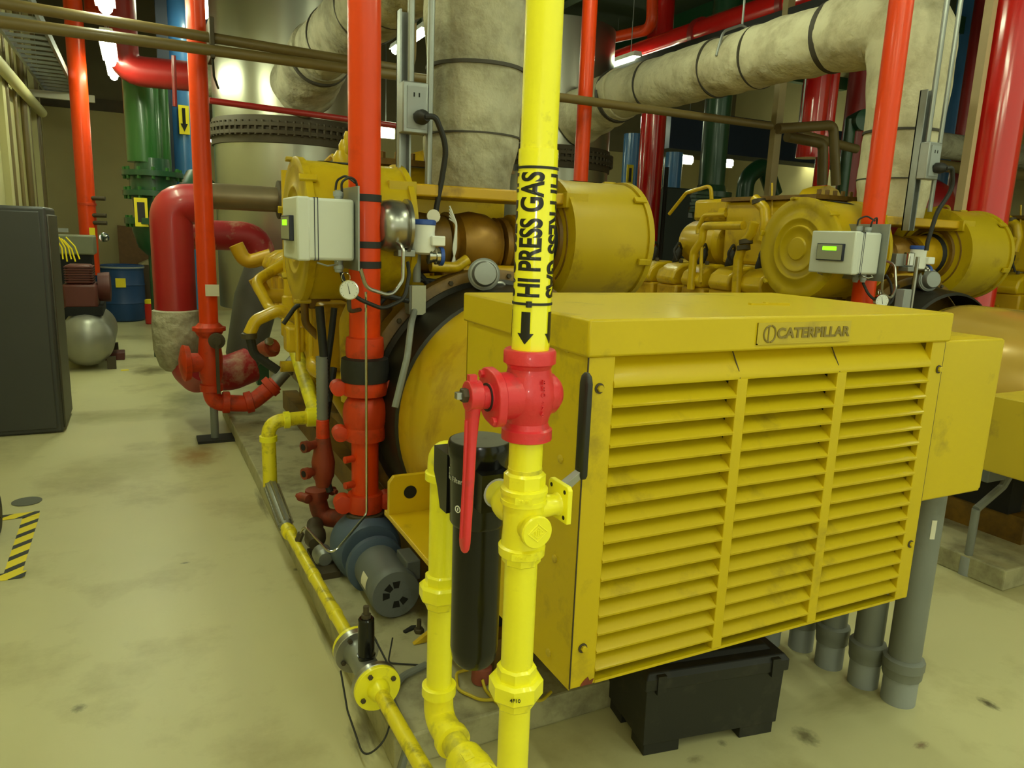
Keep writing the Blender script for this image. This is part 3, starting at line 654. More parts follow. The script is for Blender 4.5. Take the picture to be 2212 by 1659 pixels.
# ================================================================== conduits and battery box
for i, (x, y, r, top) in enumerate(((2.455, 1.56, .0605, .868), (2.425, 1.69, .056, .868), (2.405, 1.835, .054, .868), (2.40, 1.975, .050, .868), (2.30, 2.06, .05, .868))):
    lb = ('thick grey conduit nearest the camera, with a small white sticker', 'grey conduit second from the front under the side box', 'grey conduit third from the front under the side box',
          'grey conduit fourth from the front, half in shade', 'grey conduit stub mostly hidden behind the black battery box')[i]
    t = thing('conduit', lb, 'conduit', (x, y, 0), 'conduits rising into the generator side box')
    MB().lathe((x, y, 0), (0, 0, 1), [(0, r*.99), (.11, r*.99), (.112, r*.9)], 28).build('floor_sleeve', M_cond2, t)
    MB().lathe((x, y, .10), (0, 0, 1), [(0, r), (.004, r*1.12), (.035, r*1.14), (.04, r*1.2), (.075, r*1.2), (.08, r*1.08), (.085, r*.9)], 12).build('coupling', M_cond, t)
    MB().cyl((x, y, .1), (x, y, top), r*.93, n=28).build('pipe', M_cond, t)
    if i == 0:
        s = MB()
        for j in range(5):
            a0 = -2.2+j*.06; a1 = a0+.06
            s.add([V((x+r*.945*math.cos(a), y+r*.945*math.sin(a), z)) for a, z in ((a0, .665), (a1, .665), (a1, .735), (a0, .735))], [(0, 1, 2, 3)])
        s.build('sticker', M_label, t)
# battery box
ang = math.atan2(1.598-1.682, 1.878-1.369)
ex = V((math.cos(ang), math.sin(ang), 0)); ey = V((-ex.y, ex.x, 0)); o = V((1.369, 1.682, 0))
t = thing('battery_box', 'black plastic battery box on the floor under the louvered housing', 'box', (1.62, 1.75, 0))
W, D, Hh = .516, .285, .265
MB_ = MB()
out = [(0, .055), (.105, .055), (.115, .0), (.0, .0)]
def bp(x, y, z): return o+ex*x+ey*y+V((0, 0, z))
b = MB()
cs = [(.0, 0), (W, 0), (W, D), (0, D)]
def rect(i, z): return [bp(i, i, z), bp(W-i, i, z), bp(W-i, D-i, z), bp(i, D-i, z)]
b.rings([rect(.005, .045), rect(.0, .25), rect(-.004, .252), rect(-.004, .262)])
for fx_, fy_ in ((0.012, .012), (W-.142, .012), (.012, D-.102), (W-.142, D-.102)):
    b.add([bp(fx_+dx, fy_+dy, dz) for dz in (0, .05) for dx, dy in ((0, 0), (.13, 0), (.13, .09), (0, .09))], [(3, 2, 1, 0), (4, 5, 6, 7), (0, 1, 5, 4), (1, 2, 6, 5), (2, 3, 7, 6), (3, 0, 4, 7)])
b.build('box_body', M_plastic, t, smooth=False, bev=.006)
l = MB().rings([rect(-.010, .248), rect(-.010, .288), rect(.004, .306), rect(.035, .308), rect(.05, .322)])
lo = l.build('box_lid', M_plastic, t, smooth=False, bev=.004)
for xx in (.03, W-.06):
    MB().add([bp(xx+dx, -.016+dy, dz) for dz in (.235, .30) for dx, dy in ((0, 0), (.03, 0), (.03, .02), (0, .02))], [(3, 2, 1, 0), (4, 5, 6, 7), (0, 1, 5, 4), (1, 2, 6, 5), (2, 3, 7, 6), (3, 0, 4, 7)]).build('latch', M_plastic, lo, smooth=False)
MB().lathe(bp(W+.010, .04, .275), ex, [(-.01, .007), (.001, .007)], 12).build('strap_hole', M_hole, lo)
# floor clutter
t = thing('extension_cord', 'loose yellow cord looping on the plinth behind the nearest gas pipes', 'cord', (.95, 2.2, .11))
q = [at(1012, 1447, .13, 2), at(985, 1452, .125, 2), at(988, 1490, .12, 2), at(1040, 1513, .12, 2), at(1085, 1510, .12, 2), at(1120, 1490, .12, 2), at(1165, 1520, .12, 2), at(1215, 1535, .1, 2)+V((0, .08, .02))]
MB().tube(q, .0055, 8, .06, wob=0).build('cord', M_cord, t)
q = [at(1042, 1468, .15, 2), at(1048, 1490, .12, 2), at(1075, 1520, .12, 2), at(1120, 1536, .12, 2)]
MB().tube(q, .0055, 8, .06).build('cord', M_cord, t)
p = at(1038, 1468, .12, 2)
t = thing('cord_socket', 'dusty reddish round cord socket standing under the black filter', 'socket', p)
MB().lathe(p, (0.1, 0, 1), [(-.008, .03), (0, .034), (.05, .036), (.055, .03)], 20).build('body', M_plug, t)
MB().tube([p+V((0, 0, .05)), p+V((.02, .04, .09)), p+V((.03, .1, .08))], .006, 8, .03).build('lead', M_cord, t)
t = thing('signal_wire', 'black wire kinked on the plinth left of the yellow vertical pipe', 'wire', (.7, 2.3, .11))
MB().tube([at(848, 1378, .16, 2), at(838, 1432, .115, 2), at(930, 1438, .115, 2)], .003, 8, .02).build('wire', M_rubber, t)
t = thing('flexible_hose', 'grey rubber hose curving over the plinth edge by the low gas line', 'hose', (.7, 2.1, 0))
MB().tube([at(920, 1436, .13, 2), at(870, 1460, .125, 2), at(840, 1500, .14, 2), V((.66, 1.92, .12)), V((.60, 1.86, .03)), V((.57, 1.80, .016))], .013, 10, .08).build('hose', mat('grey_hose', (118, 120, 110), .6), t)
t = thing('anchor_bolt', 'rusty anchor bolt standing on the plinth beside the blue-grey motor', 'bolt', at(905, 1365, .11, 2))
p = at(905, 1366, .11, 2)
MB().cyl(p, p+V((0, 0, .055)), .009, n=10).build('stud', M_gasket, t); MB().nut(p+V((0, 0, .0)), p+V((0, 0, .018)), .02).build('nut', M_gasket, t)
p = at(885, 1361, .11, 2)
p2_ = at(905, 1392, .11, 2)
MB().prism([(0, 0), (.16, 0), (.16, .10)], (p2_.x-.02, p2_.y, .112), (1, 0, 0), (0, 0, 1), (0, 1, 0), .02).build('floor_gusset', M_engb, g1, smooth=False)
tag(MB().prism([(-.03, -.008), (.02, -.012), (.035, .0), (.02, .012), (-.03, .006)], p, (.9, .4, 0), (-.4, .9, 0), (0, 0, 1), .008).build('debris_scrap', M_rubber), 'small black scrap lying on the plinth near the anchor bolt', 'debris')
# ================================================================== orange riser, its pump and instruments (first engine)
RX, RY = .86, 3.16
t = rB = thing('water_riser', 'thick orange-red riser with ball fitting standing on the blue-grey pump', 'pipe', (RX, RY, .38))
MB().cyl((RX, RY, 1.15), (RX, RY, 5.6), .0672, n=36).build('pipe', M_orange, t)
def coupling(t, x, y, z, h, r, m=M_orange2, rot=.5, lug=True):
    b = MB().lathe((x, y, z-h/2), (0, 0, 1), [(0, r*.84), (h*.05, r), (h*.35, r*1.04), (h*.65, r*1.04), (h*.95, r), (h, r*.84)], 28)
    c = b.build('coupling', m, t)
    if lug:
        for s in (0, PI):
            a = rot+s; d = V((math.cos(a), math.sin(a), 0)); q = V((-d.y, d.x, 0)); p = V((x, y, z))+d*(r+.022)
            l = MB().lathe(p-q*.035, q, [(0, .012), (.004, h*.46), (.066, h*.46), (.07, .012)], 14)
            l.build('clamp_lug', m, c)
            MB().nut(p-q*.055, p-q*.034, .013).build('clamp_bolt', m, c)
    return c
coupling(t, RX, RY, 1.145, .105, .080, lug=False)
MB().lathe((RX, RY, 1.0), (0, 0, 1), [(-.01, .075), (0, .102), (.05, .106), (.1, .102), (.11, .075)], 32).build('rubber_boot', M_rubber, t, 'dark grey rubber boot')
coupling(t, RX, RY, .972, .075, .095, rot=-.1)
MB().lathe((RX, RY, 0), (0, 0, 1), [(.775, .06), (.79, .088), (.82, .096), (.86, .098), (.895, .092), (.925, .075), (.935, .06)], 36).build('round_body', M_orange2, t)
coupling(t, RX, RY, .765, .075, .088, rot=-.1)
MB().cyl((RX, RY, .42), (RX, RY, .75), .0605, n=32).build('spool', M_orange, t)
for z, dx in ((.65, -.10), (.53, -.10)): MB().cyl((RX, RY, z), (RX+dx, RY-.03, z), .016, n=12).build('side_nipple', M_orange2, t)
coupling(t, RX, RY, .435, .09, .078, rot=-.1)
# pump
t = thing('water_pump', 'dusty blue-grey pump and motor on the plinth under the thick orange riser', 'pump', (.85, 2.95, .11))
pz = .215
MB().lathe((RX, RY, .30), (0, 0, 1), [(0, .055), (.05, .06), (.06, .085), (.085, .088), (.09, .08)], 28).build('discharge_flange', M_gasket, t)
MB().lathe((.85, 0, pz+.02), (0, 1, 0), [(3.02, .05), (3.03, .13), (3.06, .15), (3.15, .155), (3.22, .14), (3.25, .08)], 36).build('volute', M_pump, t)
MB().lathe((.85, 0, pz), (0, 1, 0), [(2.93, .10), (2.94, .128), (2.965, .13), (2.975, .105), (3.03, .09)], 36).build('bracket', M_pump, t)
mo = MB().lathe((.85, 0, pz), (0, 1, 0), [(2.655, .03), (2.655, .098), (2.662, .103), (2.70, .104), (2.71, .100), (2.93, .100)], 36).build('motor', M_motor, t)
for k in range(8):
    a = 2*PI*k/8
    MB().prism([(.028, -.010), (.056, -.016), (.056, .016), (.028, .010)], (.85, 2.6535, pz), (math.cos(a), 0, math.sin(a)), (-math.sin(a), 0, math.cos(a)), (0, 1, 0), .002).build('vent_slot', M_hole if k in (2, 3, 4, 6, 7) else M_motor, mo)
MB().box(.905, .965, 2.69, 2.83, pz+.03, pz+.115).build('terminal_box', M_motor, mo, bev=.005)
pl = MB()
for j in range(6):
    a0 = PI*1.02-j*.09; a1 = a0-.09
    pl.add([V((.85+.1012*math.cos(a), y, pz+.1012*math.sin(a))) for a, y in ((a0, 2.75), (a1, 2.75), (a1, 2.82), (a0, 2.82))], [(0, 1, 2, 3)])
pl.build('nameplate', M_label, mo)
MB().box(.77, .93, 2.98, 3.2, .11, .135).build('foot', M_pump, t, bev=.004)
t = thing('suction_elbow', 'orange elbow joined to the left side of the blue-grey pump', 'fitting', (.72, 3.3, .11))
MB().tube([(.85, 3.26, .235), (.85, 3.46, .235), (.74, 3.54, .235), (.72, 3.54, .34)], .046, 18, .1).build('elbow', M_rust, t)
coupling(t, .72, 3.54, .36, .05, .056, M_rust, lug=True)
# stainless tube
t = thing('steel_tube', 'thin bent stainless tube running down in front of the thick orange riser', 'tube', (.83, 3.03, .3))
MB().tube([(.835, 3.05, 1.40), (.832, 3.03, .425), (.655, 2.93, .30), P(3.2)+V((.03, -.02, .10)), P(3.2)+V((.0, 0, .02))], .0055, 8, .04).build('tube', M_chrome, t)
MB().nut(P(3.2)+V((.005, 0, .02)), P(3.2)+V((.02, -.005, .06)), .016).build('nut', M_gasket, t)
# white controller box on a plate
cb = thing('control_box', 'light grey control box clamped to the thick orange riser, seen from the side', 'control box', (.68, 3.16, 1.53))
MB().box(.576, .776, 3.0, 3.31, 1.528, 1.770).build('box_body', M_encl, cb, bev=.012)
lidb = MB().box(.548, .600, 2.997, 3.313, 1.525, 1.773).build('box_lid', M_encl, cb, bev=.008)
for xg in (.617, .630): MB().box(xg-.0015, xg+.0015, 2.9985, 3.3115, 1.5265, 1.7715).build('gasket', M_navy, cb, smooth=False)
ds = MB().box(.530, .549, 3.06, 3.25, 1.600, 1.700).build('display', M_navy, lidb, bev=.003)
MB().box(.5285, .5305, 3.066, 3.244, 1.606, 1.694).build('bezel', M_bezel, ds, smooth=False)
MB().box(.5275, .5290, 3.105, 3.205, 1.660, 1.682).build('lcd', M_lcd, ds, 'lit green display strip', smooth=False)
for y, z0, z1 in ((3.05, 1.48, 1.528), (3.12, 1.475, 1.528), (3.06, 1.77, 1.80), (3.14, 1.77, 1.81)):
    MB().lathe((.72+(y-3.05)*.3, y, z0), (0, 0, 1), [(0, .014), (.012, .016), (.013, .019), (.03, .019), (.031, .016), (z1-z0, .016)], 12).build('cable_gland', M_cond2, cb)
MB().box(.778, .786, 2.96, 3.36, 1.49, 1.822).build('mounting_plate', M_galv, cb, bev=.001)
for z, h in ((1.785, .03), (1.592, .028), (1.508, .03)):
    s = MB().lathe((RX, RY, z-h/2), (0, 0, 1), [(0, .0672), (.001, .071), (h-.001, .071), (h, .0672)], 36).build('strap', M_rubber, cb)
for y in (2.98, 3.3): MB().tube([(.70, y, 1.525), (.70, y-.01, 1.515), (.66, y-.01, 1.508), (.62, y, 1.52)], .004, 6).build('mount_clip', M_steel, cb)
MB().tube([(.74, 3.06, 1.80), (.735, 3.05, 1.84), (.77, 3.05, 1.86), (.80, 3.07, 1.85), (.81, 3.075, 1.80)], .005, 8, .03).build('cable', M_rubber, cb)
MB().tube([(.735, 3.15, 1.81), (.74, 3.15, 1.85), (.77, 3.12, 1.87), (.80, 3.08, 1.84)], .005, 8, .03).build('cable', M_rubber, cb)
q = [(.735, 3.06, 1.478), (.745, 3.02, 1.41), (.80, 3.0, 1.37), (.90, 3.02, 1.33), (1.0, 3.04, 1.37), (1.04, 3.1, 1.47), (1.05, 3.15, 1.52)]
MB().tube(q, .0085, 8, .08).build('cable', M_rubber, cb)
MB().tube([(.79, 2.97, 1.50), (.82, 2.99, 1.42), (.93, 3.0, 1.385), (.985, 3.02, 1.45), (1.0, 3.06, 1.59), (.985, 3.12, 1.61)], .008, 8, .06).build('cable', M_steel, cb)
# gauge
ga = thing('pressure_gauge', 'round white-faced gauge on the thick orange riser under the control box', 'gauge', (.745, 2.97, 1.414))
gd = (TOC*.35+V((-.35, -.94, 0))).normalized()
gc = V((.745, 2.97, 1.414))
MB().lathe(gc+gd*-.03, gd, [(0, .034), (.002, .037), (.028, .037), (.031, .0395), (.036, .0395), (.037, .036)], 32).build('case', M_chrome, ga)
dlc = MB().lathe(gc, gd, [(.0, .0358), (.0075, .0358)], 32).build('dial', M_dial, ga)
x_, y_, z_ = frame(gd)
nd = MB(); nx = V((0, 0, 1)).cross(gd).normalized(); nz = V((0, 0, 1))
d1 = (nz*.97-nx*.22).normalized(); d2 = gd.cross(d1)
nd.prism([(-.016, -.0016), (.027, -.0005), (.027, .0005), (-.016, .0016)], gc+gd*.0078, d1, d2, gd, .0008)
for k in range(11):
    a = math.radians(-45+27*k); dd = nx*math.cos(a)+nz*math.sin(a); d3 = gd.cross(dd)
    nd.prism([(.029, -.0007), (.033, -.0007), (.033, .0007), (.029, .0007)], gc+gd*.0076, dd, d3, gd, .0004)
nd.build('needle', M_ink, dlc)
MB().tube([gc+V((0, .01, -.035)), gc+V((.005, .02, -.085)), gc+V((.03, .06, -.092)), (RX, RY, 1.318)], .009, 10, .02).build('stem', M_gasket, ga)
MB().lathe((.735, 2.985, 1.463), (.3, -.9, .2), [(-.003, .020), (0, .022), (.003, .020), (0, .018)], 20, closed=True).build('siphon_loop', M_chrome, ga)
# left hoses by the riser
t = thing('black_hose', 'upright black hose left of the thick orange riser, ending in a ribbed sleeve', 'hose', (.70, 3.45, .7))
p0 = at(690, 662, 3.4); p1 = at(700, 775, 3.4); p2 = at(697, 905, 3.4)
MB().tube([p0, p1], .020, 12).build('hose', M_rubber, t)
MB().lathe(p2, (0, 0, 1), [(i*.009, .026+(.002 if i % 2 else 0)) for i in range(34)], 18).build('ribbed_sleeve', M_cond, t)
MB().lathe(p2+V((0, 0, -.09)), (0, 0, 1), [(0, .03), (.01, .032), (.085, .03), (.09, .024)], 16).build('hose_end', M_orange2, t)
MB().tube([at(722, 665, 3.45), at(716, 720, 3.45), at(705, 800, 3.45), p2+V((.03, 0, .08))], .015, 10, .05).build('second_hose', M_rubber, t)
t = thing('gate_valve', 'small dirty red valve left of the thick orange riser, low beside the plinth', 'valve', p2+V((0, 0, -.35)))
b = MB().lathe(p2+V((0, 0, -.33)), (0, 0, 1), [(0, .035), (.03, .04), (.05, .05), (.12, .055), (.2, .04), (.24, .035)], 20).build('valve_body', M_rust, t)
for dz in (-.12, -.25):
    c = p2+V((-.03, 0, dz)); MB().lathe(c, (-.9, -.43, 0), [(0, .02), (.04, .022), (.05, .028), (.075, .028)], 14).build('side_boss', M_rust, t)
    MB().lathe(c+V((-.9, -.43, 0))*.074, (-.9, -.43, 0), [(0, .016), (.004, .016)], 12).build('bore', M_hole, t)
t = thing('black_hose', 'looping black hose behind the thick orange riser at plinth height', 'hose', (.8, 3.6, .3))
MB().tube([(.80, 3.5, 1.0), (.74, 3.42, .75), (.73, 3.4, .5), (.75, 3.38, .42)], .017, 10, .15).build('hose', M_rubber, t)
t = thing('pipe_stub_cluster', 'oily steel fittings packed beside the pump at the plinth edge', 'fitting', (.68, 3.35, .11))
MB().lathe((.66, 3.30, .2), (.2, 1, .1), [(0, .03), (.05, .05), (.1, .05), (.12, .04), (.2, .04)], 16).build('fitting', M_gasket, t)
MB().lathe((.68, 3.18, .17), (0, 1, 0), [(0, .03), (.02, .045), (.08, .045), (.1, .03)], 16).build('fitting', M_galv, t)
MB().box(.64, .73, 3.1, 3.4, .11, .14).build('base_plate', M_gasket, t, smooth=False)
# ================================================================== engines (built once, at the second one, then copied)
C2 = CX1+DX
E2 = thing('gas_engine', 'second yellow gas engine with its row of cylinder heads, right of centre behind the housing', 'engine', (C2, 3.0, .11))
c = C2
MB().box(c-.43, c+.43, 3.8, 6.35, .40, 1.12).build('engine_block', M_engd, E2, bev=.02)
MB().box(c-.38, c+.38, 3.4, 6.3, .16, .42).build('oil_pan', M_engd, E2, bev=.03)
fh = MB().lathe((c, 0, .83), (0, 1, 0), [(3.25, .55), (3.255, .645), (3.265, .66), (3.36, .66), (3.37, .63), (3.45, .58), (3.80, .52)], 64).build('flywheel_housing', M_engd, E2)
for k in range(14):
    a = PI*k/13; MB().nut((c+.635*math.cos(a), 3.257, .83+.635*math.sin(a)), (c+.635*math.cos(a), 3.243, .83+.635*math.sin(a)), .012).build('housing_bolt', M_gasket, fh)
for s in (-1, 1):
    for i in range(7):
        y = 4.02+.335*i
        hd = MB().box(c+s*.30 if s > 0 else c-.62, c+.62 if s > 0 else c-.30, y, y+.27, 1.12, 1.30).build('cylinder_head', M_eng, E2, bev=.02)
        cv = MB().prism([(.0, 0), (.30, 0), (.33, .05), (.30, .12), (.22, .17), (.08, .19), (.0, .17)], (c+s*.33, y+.02, 1.30), (s, 0, 0), (0, 0, 1), (0, 1, 0), .23).build('valve_cover', M_engb, hd, bev=.02)
        MB().nut((c+s*.48, y+.135, 1.48), (c+s*.48, y+.135, 1.51), .018).build('cover_bolt', M_gasket, hd)
        MB().box(c+s*.62-.02, c+s*.62+.02, y+.03, y+.24, 1.00, 1.11).build('inspection_cover', M_eng, E2, bev=.015)
        if i < 5 and s < 0:
            ig = MB().lathe((c+s*.42, y+.29, 1.47), (.1, -.3, 1), [(0, .025), (.02, .032), (.10, .034), (.12, .024), (.15, .016)], 14).build('ignition_coil', M_rubber, E2)
            MB().tube([(c+s*.40, y+.24, 1.60), (c+s*.46, y+.20, 1.66), (c+s*.55, y+.16, 1.58), (c+s*.53, y+.13, 1.50)], .011, 8, .05).build('ignition_lead', M_rubber, ig)
ac = MB().box(c-.40, c+.34, 3.85, 4.75, 1.50, 1.99).build('aftercooler', M_engb, E2, bev=.03)
MB().box(c-.43, c+.37, 3.82, 4.78, 1.99, 2.02).build('top_flange', M_engd, ac)
for i in range(9): MB().nut((c-.38+.08*i, 3.845, 2.02), (c-.38+.08*i, 3.845, 2.055), .016).build('stud', M_engd, ac)
MB().prism([(-.16, 0), (.16, 0), (.10, .07), (.0, .10), (-.10, .07)], (c-.05, 4.05, 2.01), (1, 0, 0), (0, 0, 1), (0, 1, 0), .16).build('lifting_hood', M_engb, ac)
# round water tank and fittings ahead of the aftercooler
wt = MB().lathe((c-.20, 4.85, 1.66), (0, 1, 0), [(0, .10), (.02, .16), (.06, .19), (.45, .19), (.5, .17), (.52, .08)], 32).build('expansion_tank', M_engb, E2)
MB().box(c-.36, c-.10, 4.78, 5.2, 1.84, 2.02).build('tank_cover', M_engb, wt, bev=.03)
for i in range(4): MB().lathe((c-.34+.09*i, 4.80, 1.90), (.3, -1, 0), [(-.06, .045), (0, .05), (.02, .035), (.05, .038)], 12).build('cast_boss', M_engb, wt)
MB().tube([(c-.34, 5.0, 2.02), (c-.36, 5.0, 2.13), (c-.37, 5.3, 2.08), (c-.38, 5.5, 1.9)], .016, 8, .08).build('vent_tube', M_engb, wt)
def pipeX(pts, x, r, nm, m=M_engb, bend=.06):
    q = [at(px, py, c+x, 0) for px, py in pts]
    return MB().tube(q, r, 14, bend).build(nm, m, E2)
pipeX([(1568, 463), (1522, 465), (1508, 492), (1508, 505)], -.52, .020, 'crossover_pipe')
pipeX([(1606, 487), (1520, 488), (1516, 520), (1498, 545), (1492, 625)], -.66, .032, 'coolant_pipe')
pipeX([(1516, 500), (1514, 610)], -.64, .014, 'thin_pipe')
pipeX([(1630, 480), (1622, 505), (1604, 530), (1595, 560), (1590, 640)], -.66, .036, 'coolant_pipe')
pipeX([(1630, 430), (1652, 450), (1655, 480), (1648, 520)], -.50, .040, 'turbo_pipe')
pipeX([(1668, 395), (1668, 470)], -.4, .008, 'thin_pipe')
for px, py in ((1612, 522), (1607, 535), (1640, 435)):
    p = at(px, py, c-.66 if py > 500 else c-.50, 0); MB().lathe(p+V((0, 0, -.02)), (0, .2, 1), [(0, .038), (.003, .05), (.035, .05), (.038, .038)], 14).build('hose_clamp', M_gasket, E2)
rk = MB()
rk.box(c-.82, c-.78, 4.1, 5.35, 1.16, 1.20); rk.box(c-.82, c-.78, 4.1, 5.35, 1.06, 1.09)
for y in (4.1, 4.7, 5.3): rk.box(c-.82, c-.78, y, y+.06, .98, 1.2)
rk.box(c-.82, c-.79, 4.1, 4.5, .98, 1.18)
rk.build('side_rail', M_engb, E2, smooth=False)
# generator-end gear: beam between the air cleaners, turbo, pipes
MB().box(c-.62, c+.40, 3.30, 3.62, 1.815, 1.87).build('cross_beam', M_eng, E2, bev=.008)
tb_ = MB().lathe((c-.15, 3.52, 1.60), (1, 0, 0), [(0, .08), (.01, .135), (.03, .12), (.05, .15), (.12, .165), (.2, .155), (.25, .13), (.26, .14), (.28, .1)], 32).build('turbo_body', M_bronze, E2)
MB().lathe((c-.165, 3.52, 1.60), (1, 0, 0), [(0, .14), (.004, .156), (.018, .156), (.022, .14)], 32).build('clamp_band', M_bronze, tb_)
MB().lathe((c+.13, 3.52, 1.60), (1, 0, 0), [(0, .1), (.005, .14), (.03, .145), (.05, .12), (.09, .11)], 28).build('exhaust_collar', M_bronze, tb_)
MB().lathe((c-.50, 3.52, 1.60), (1, 0, 0), [(0, .13), (.05, .15), (.2, .15), (.33, .14)], 28).build('compressor_pipe', M_engd, E2)
MB().tube([(c+.2, 3.52, 1.62), (c+.42, 3.52, 1.63)], .14, 28).build('intake_pipe', M_eng, E2)
MB().lathe((c+.38, 3.52, 1.63), (1, 0, 0), [(0, .14)]+[(.02+.02*i, .15+(.012 if i % 2 else 0)) for i in range(6)]+[(.15, .13)], 28).build('bellows', M_rubber, E2)
for (xa, za, xb, zb_, r, m) in ((-.55, 1.42, .0, 1.44, .03, M_engb), (-.45, 1.30, .42, 1.33, .045, M_engd), (-.1, 1.47, .5, 1.42, .035, M_eng), (.2, 1.30, .6, 1.40, .03, M_engb)):
    MB().tube([(c+xa, 3.42, za), (c+(xa+xb)/2, 3.38, za), (c+xb, 3.42, zb_)], r, 12, .1).build('oil_pipe', m, E2)
MB().box(c-.50, c+.55, 3.5, 3.85, 1.10, 1.42).build('turbo_bracket', M_engd, E2, bev=.02)
da = MB().lathe((c-.115, 3.12, 1.475), (-.3, -1, .12), [(-.09, .05), (-.05, .062), (0, .066), (.010, .066), (.012, .058), (.04, .056), (.048, .050), (.05, .02)], 32).build('actuator_can', M_galv, E2)
MB().lathe((c-.115, 3.12, 1.475), (-.3, -1, .12), [(-.014, .064), (-.012, .074), (.004, .074), (.006, .064)], 32).build('actuator_ring', M_cond, da)
MB().tube([(c-.08, 3.2, 1.43), (c+.02, 3.2, 1.43), (c+.05, 3.2, 1.36)], .012, 8, .02).build('fitting', M_steel, da)
# far end
MB().box(c-.40, c+.40, 6.35, 6.6, .5, 1.35).build('gear_case', M_engd, E2, bev=.03)
MB().tube([(c-.55, 6.45, 1.42), (c-.75, 6.5, 1.35), (c-.82, 6.5, 1.5)], .06, 14, .1).build('water_outlet', M_eng, E2)
for y in (3.9, 4.5, 5.1, 5.7):
    MB().box(c-.47, c-.42, y, y+.35, .55, .95).build('crank_door', M_eng, E2, bev=.015)
MB().tube([(c-.50, 3.9, 1.0), (c-.52, 5.0, .98), (c-.50, 6.2, 1.0)], .04, 12).build('oil_rail', M_eng, E2)
MB().tube([(c-.45, 3.7, 1.2), (c-.62, 3.8, 1.1), (c-.62, 3.9, .8), (c-.5, 4.0, .6)], .045, 12, .1).build('oil_pipe', M_engb, E2)
MB().tube([(c-.45, 4.6, 1.0), (c-.66, 4.65, .95), (c-.66, 4.7, .75), (c-.45, 4.75, .7)], .045, 12, .1).build('oil_pipe', M_engb, E2)
for y in (3.65, 4.15, 4.4): MB().lathe((c-.55, y, .62), (0, 0, 1), [(0, .04), (.02, .075), (.25, .078), (.27, .06), (.30, .06)], 18).build('oil_filter', M_engd, E2)
E1 = again(E2, (-DX, 0, 0), 'nearest yellow gas engine, packed with pipes behind the first generator')
for (pts, r, m, nm) in (([(.95, 3.5, 1.38), (.90, 3.6, 1.2), (.92, 3.65, .8)], .05, M_engb, 'oil_pipe'), ([(1.0, 3.9, 1.35), (.85, 4.1, 1.3), (.84, 4.2, .75)], .022, M_engb, 'thin_pipe'),
        ([(.95, 3.7, .85), (.80, 3.95, .92), (.85, 4.2, .98)], .045, M_engb, 'water_pipe')):
    MB().tube(pts, r, 14, .1).build(nm, m, E1)
MB().box(.80, .97, 3.75, 4.0, .95, 1.28).build('governor_box', M_eng, E1, bev=.02)
MB().box(.78, .90, 4.05, 4.2, 1.02, 1.40).build('filter_head', M_engb, E1, bev=.02)
MB().lathe((.945, 3.20, 1.675), (1, -.05, 0), [(-.03, .05), (-.02, .085), (0, .105), (.04, .113), (.08, .110), (.10, .10), (.105, .118), (.118, .118), (.122, .08)], 36).build('compressor_cover', M_steel, E1, 'bare aluminium compressor cover')
MB().lathe((1.22, 3.30, 1.725), (-.3, -1, .1), [(0, .02), (.02, .032), (.03, .03)], 18).build('white_cap', M_label, E1, 'pale round cap')
hn = MB()
for i in range(5): hn.tube([(1.32, 3.35, 1.78-.015*i), (1.345, 3.32, 1.70), (1.35-.004*i, 3.33, 1.58), (1.33+.006*i, 3.34, 1.50)], .004, 6, .05)
hn.build('white_wire_bundle', M_white, E1, 'white wires hanging by the turbo')
for k_ in kids(E1):
    if k_.name.startswith('side_rail'): bpy.data.objects.remove(k_)
for (pts, Y, rr, m, nm) in (([(538, 722), (552, 692), (605, 668), (645, 690), (668, 745)], 4.3, .034, M_engb, 'water_pipe'), ([(552, 600), (572, 638), (612, 640)], 5.2, .05, M_eng, 'water_outlet_pipe'),
        ([(606, 792), (672, 790), (664, 720)], 4.55, .034, M_engb, 'oil_pipe'), ([(640, 620), (644, 780)], 4.1, .014, M_engb, 'thin_pipe'), ([(612, 700), (640, 660), (690, 650)], 4.0, .012, M_rubber, 'hose'),
        ([(655, 620), (660, 700), (700, 740)], 3.9, .02, M_engd, 'hose'), ([(820, 655), (870, 600), (960, 610)], 3.35, .012, M_rubber, 'hose'), ([(930, 575), (985, 578), (1010, 560)], 3.3, .026, M_engb, 'oil_pipe'), ([(880, 560), (930, 620), (1000, 628)], 3.35, .014, M_rubber, 'hose')):
    MB().tube([at(px, py, Y) for px, py in pts], rr, 14, .07).build(nm, m, E1)
for px, py, Y, w_, h_, m, nm in ((640, 735, 4.1, .05, .07, M_engb, 'pipe_tee'), (668, 640, 4.0, .07, .05, M_engb, 'sensor_box'), (690, 655, 3.9, .06, .03, M_engd, 'bracket'), (700, 720, 4.0, .08, .16, M_engb, 'side_cover'), (930, 640, 3.4, .09, .06, M_engd, 'bracket'), (975, 605, 3.4, .05, .09, M_bronze, 'oil_fitting')):
    p = at(px, py, Y); MB().box(p.x-w_, p.x+w_, p.y, p.y+.12, p.z-h_, p.z+h_).build(nm, m, E1, bev=.015)
MB().tube([at(538, 720, 4.3), at(548, 765, 4.3), at(600, 800, 4.3)], .026, 10, .08).build('hose', M_rubber, E1)
MB().lathe(at(538, 724, 4.3)-V((0, 0, .02)), (0, 0, 1), [(0, .036), (.003, .043), (.03, .043), (.033, .036)], 14).build('hose_clamp', M_gasket, E1)
vb_ = MB().lathe(at(582, 752, 4.55), (.5, -1, .25), [(-.12, .03), (-.06, .045), (0, .055), (.03, .055), (.035, .03), (.07, .028), (.075, .015)], 14).build('small_valve', M_rust, E1)
MB().lathe(at(578, 738, 4.5), (.3, -1, .2), [(0, .02), (.03, .024), (.034, .012)], 12).build('valve_knob', M_steel, vb_)
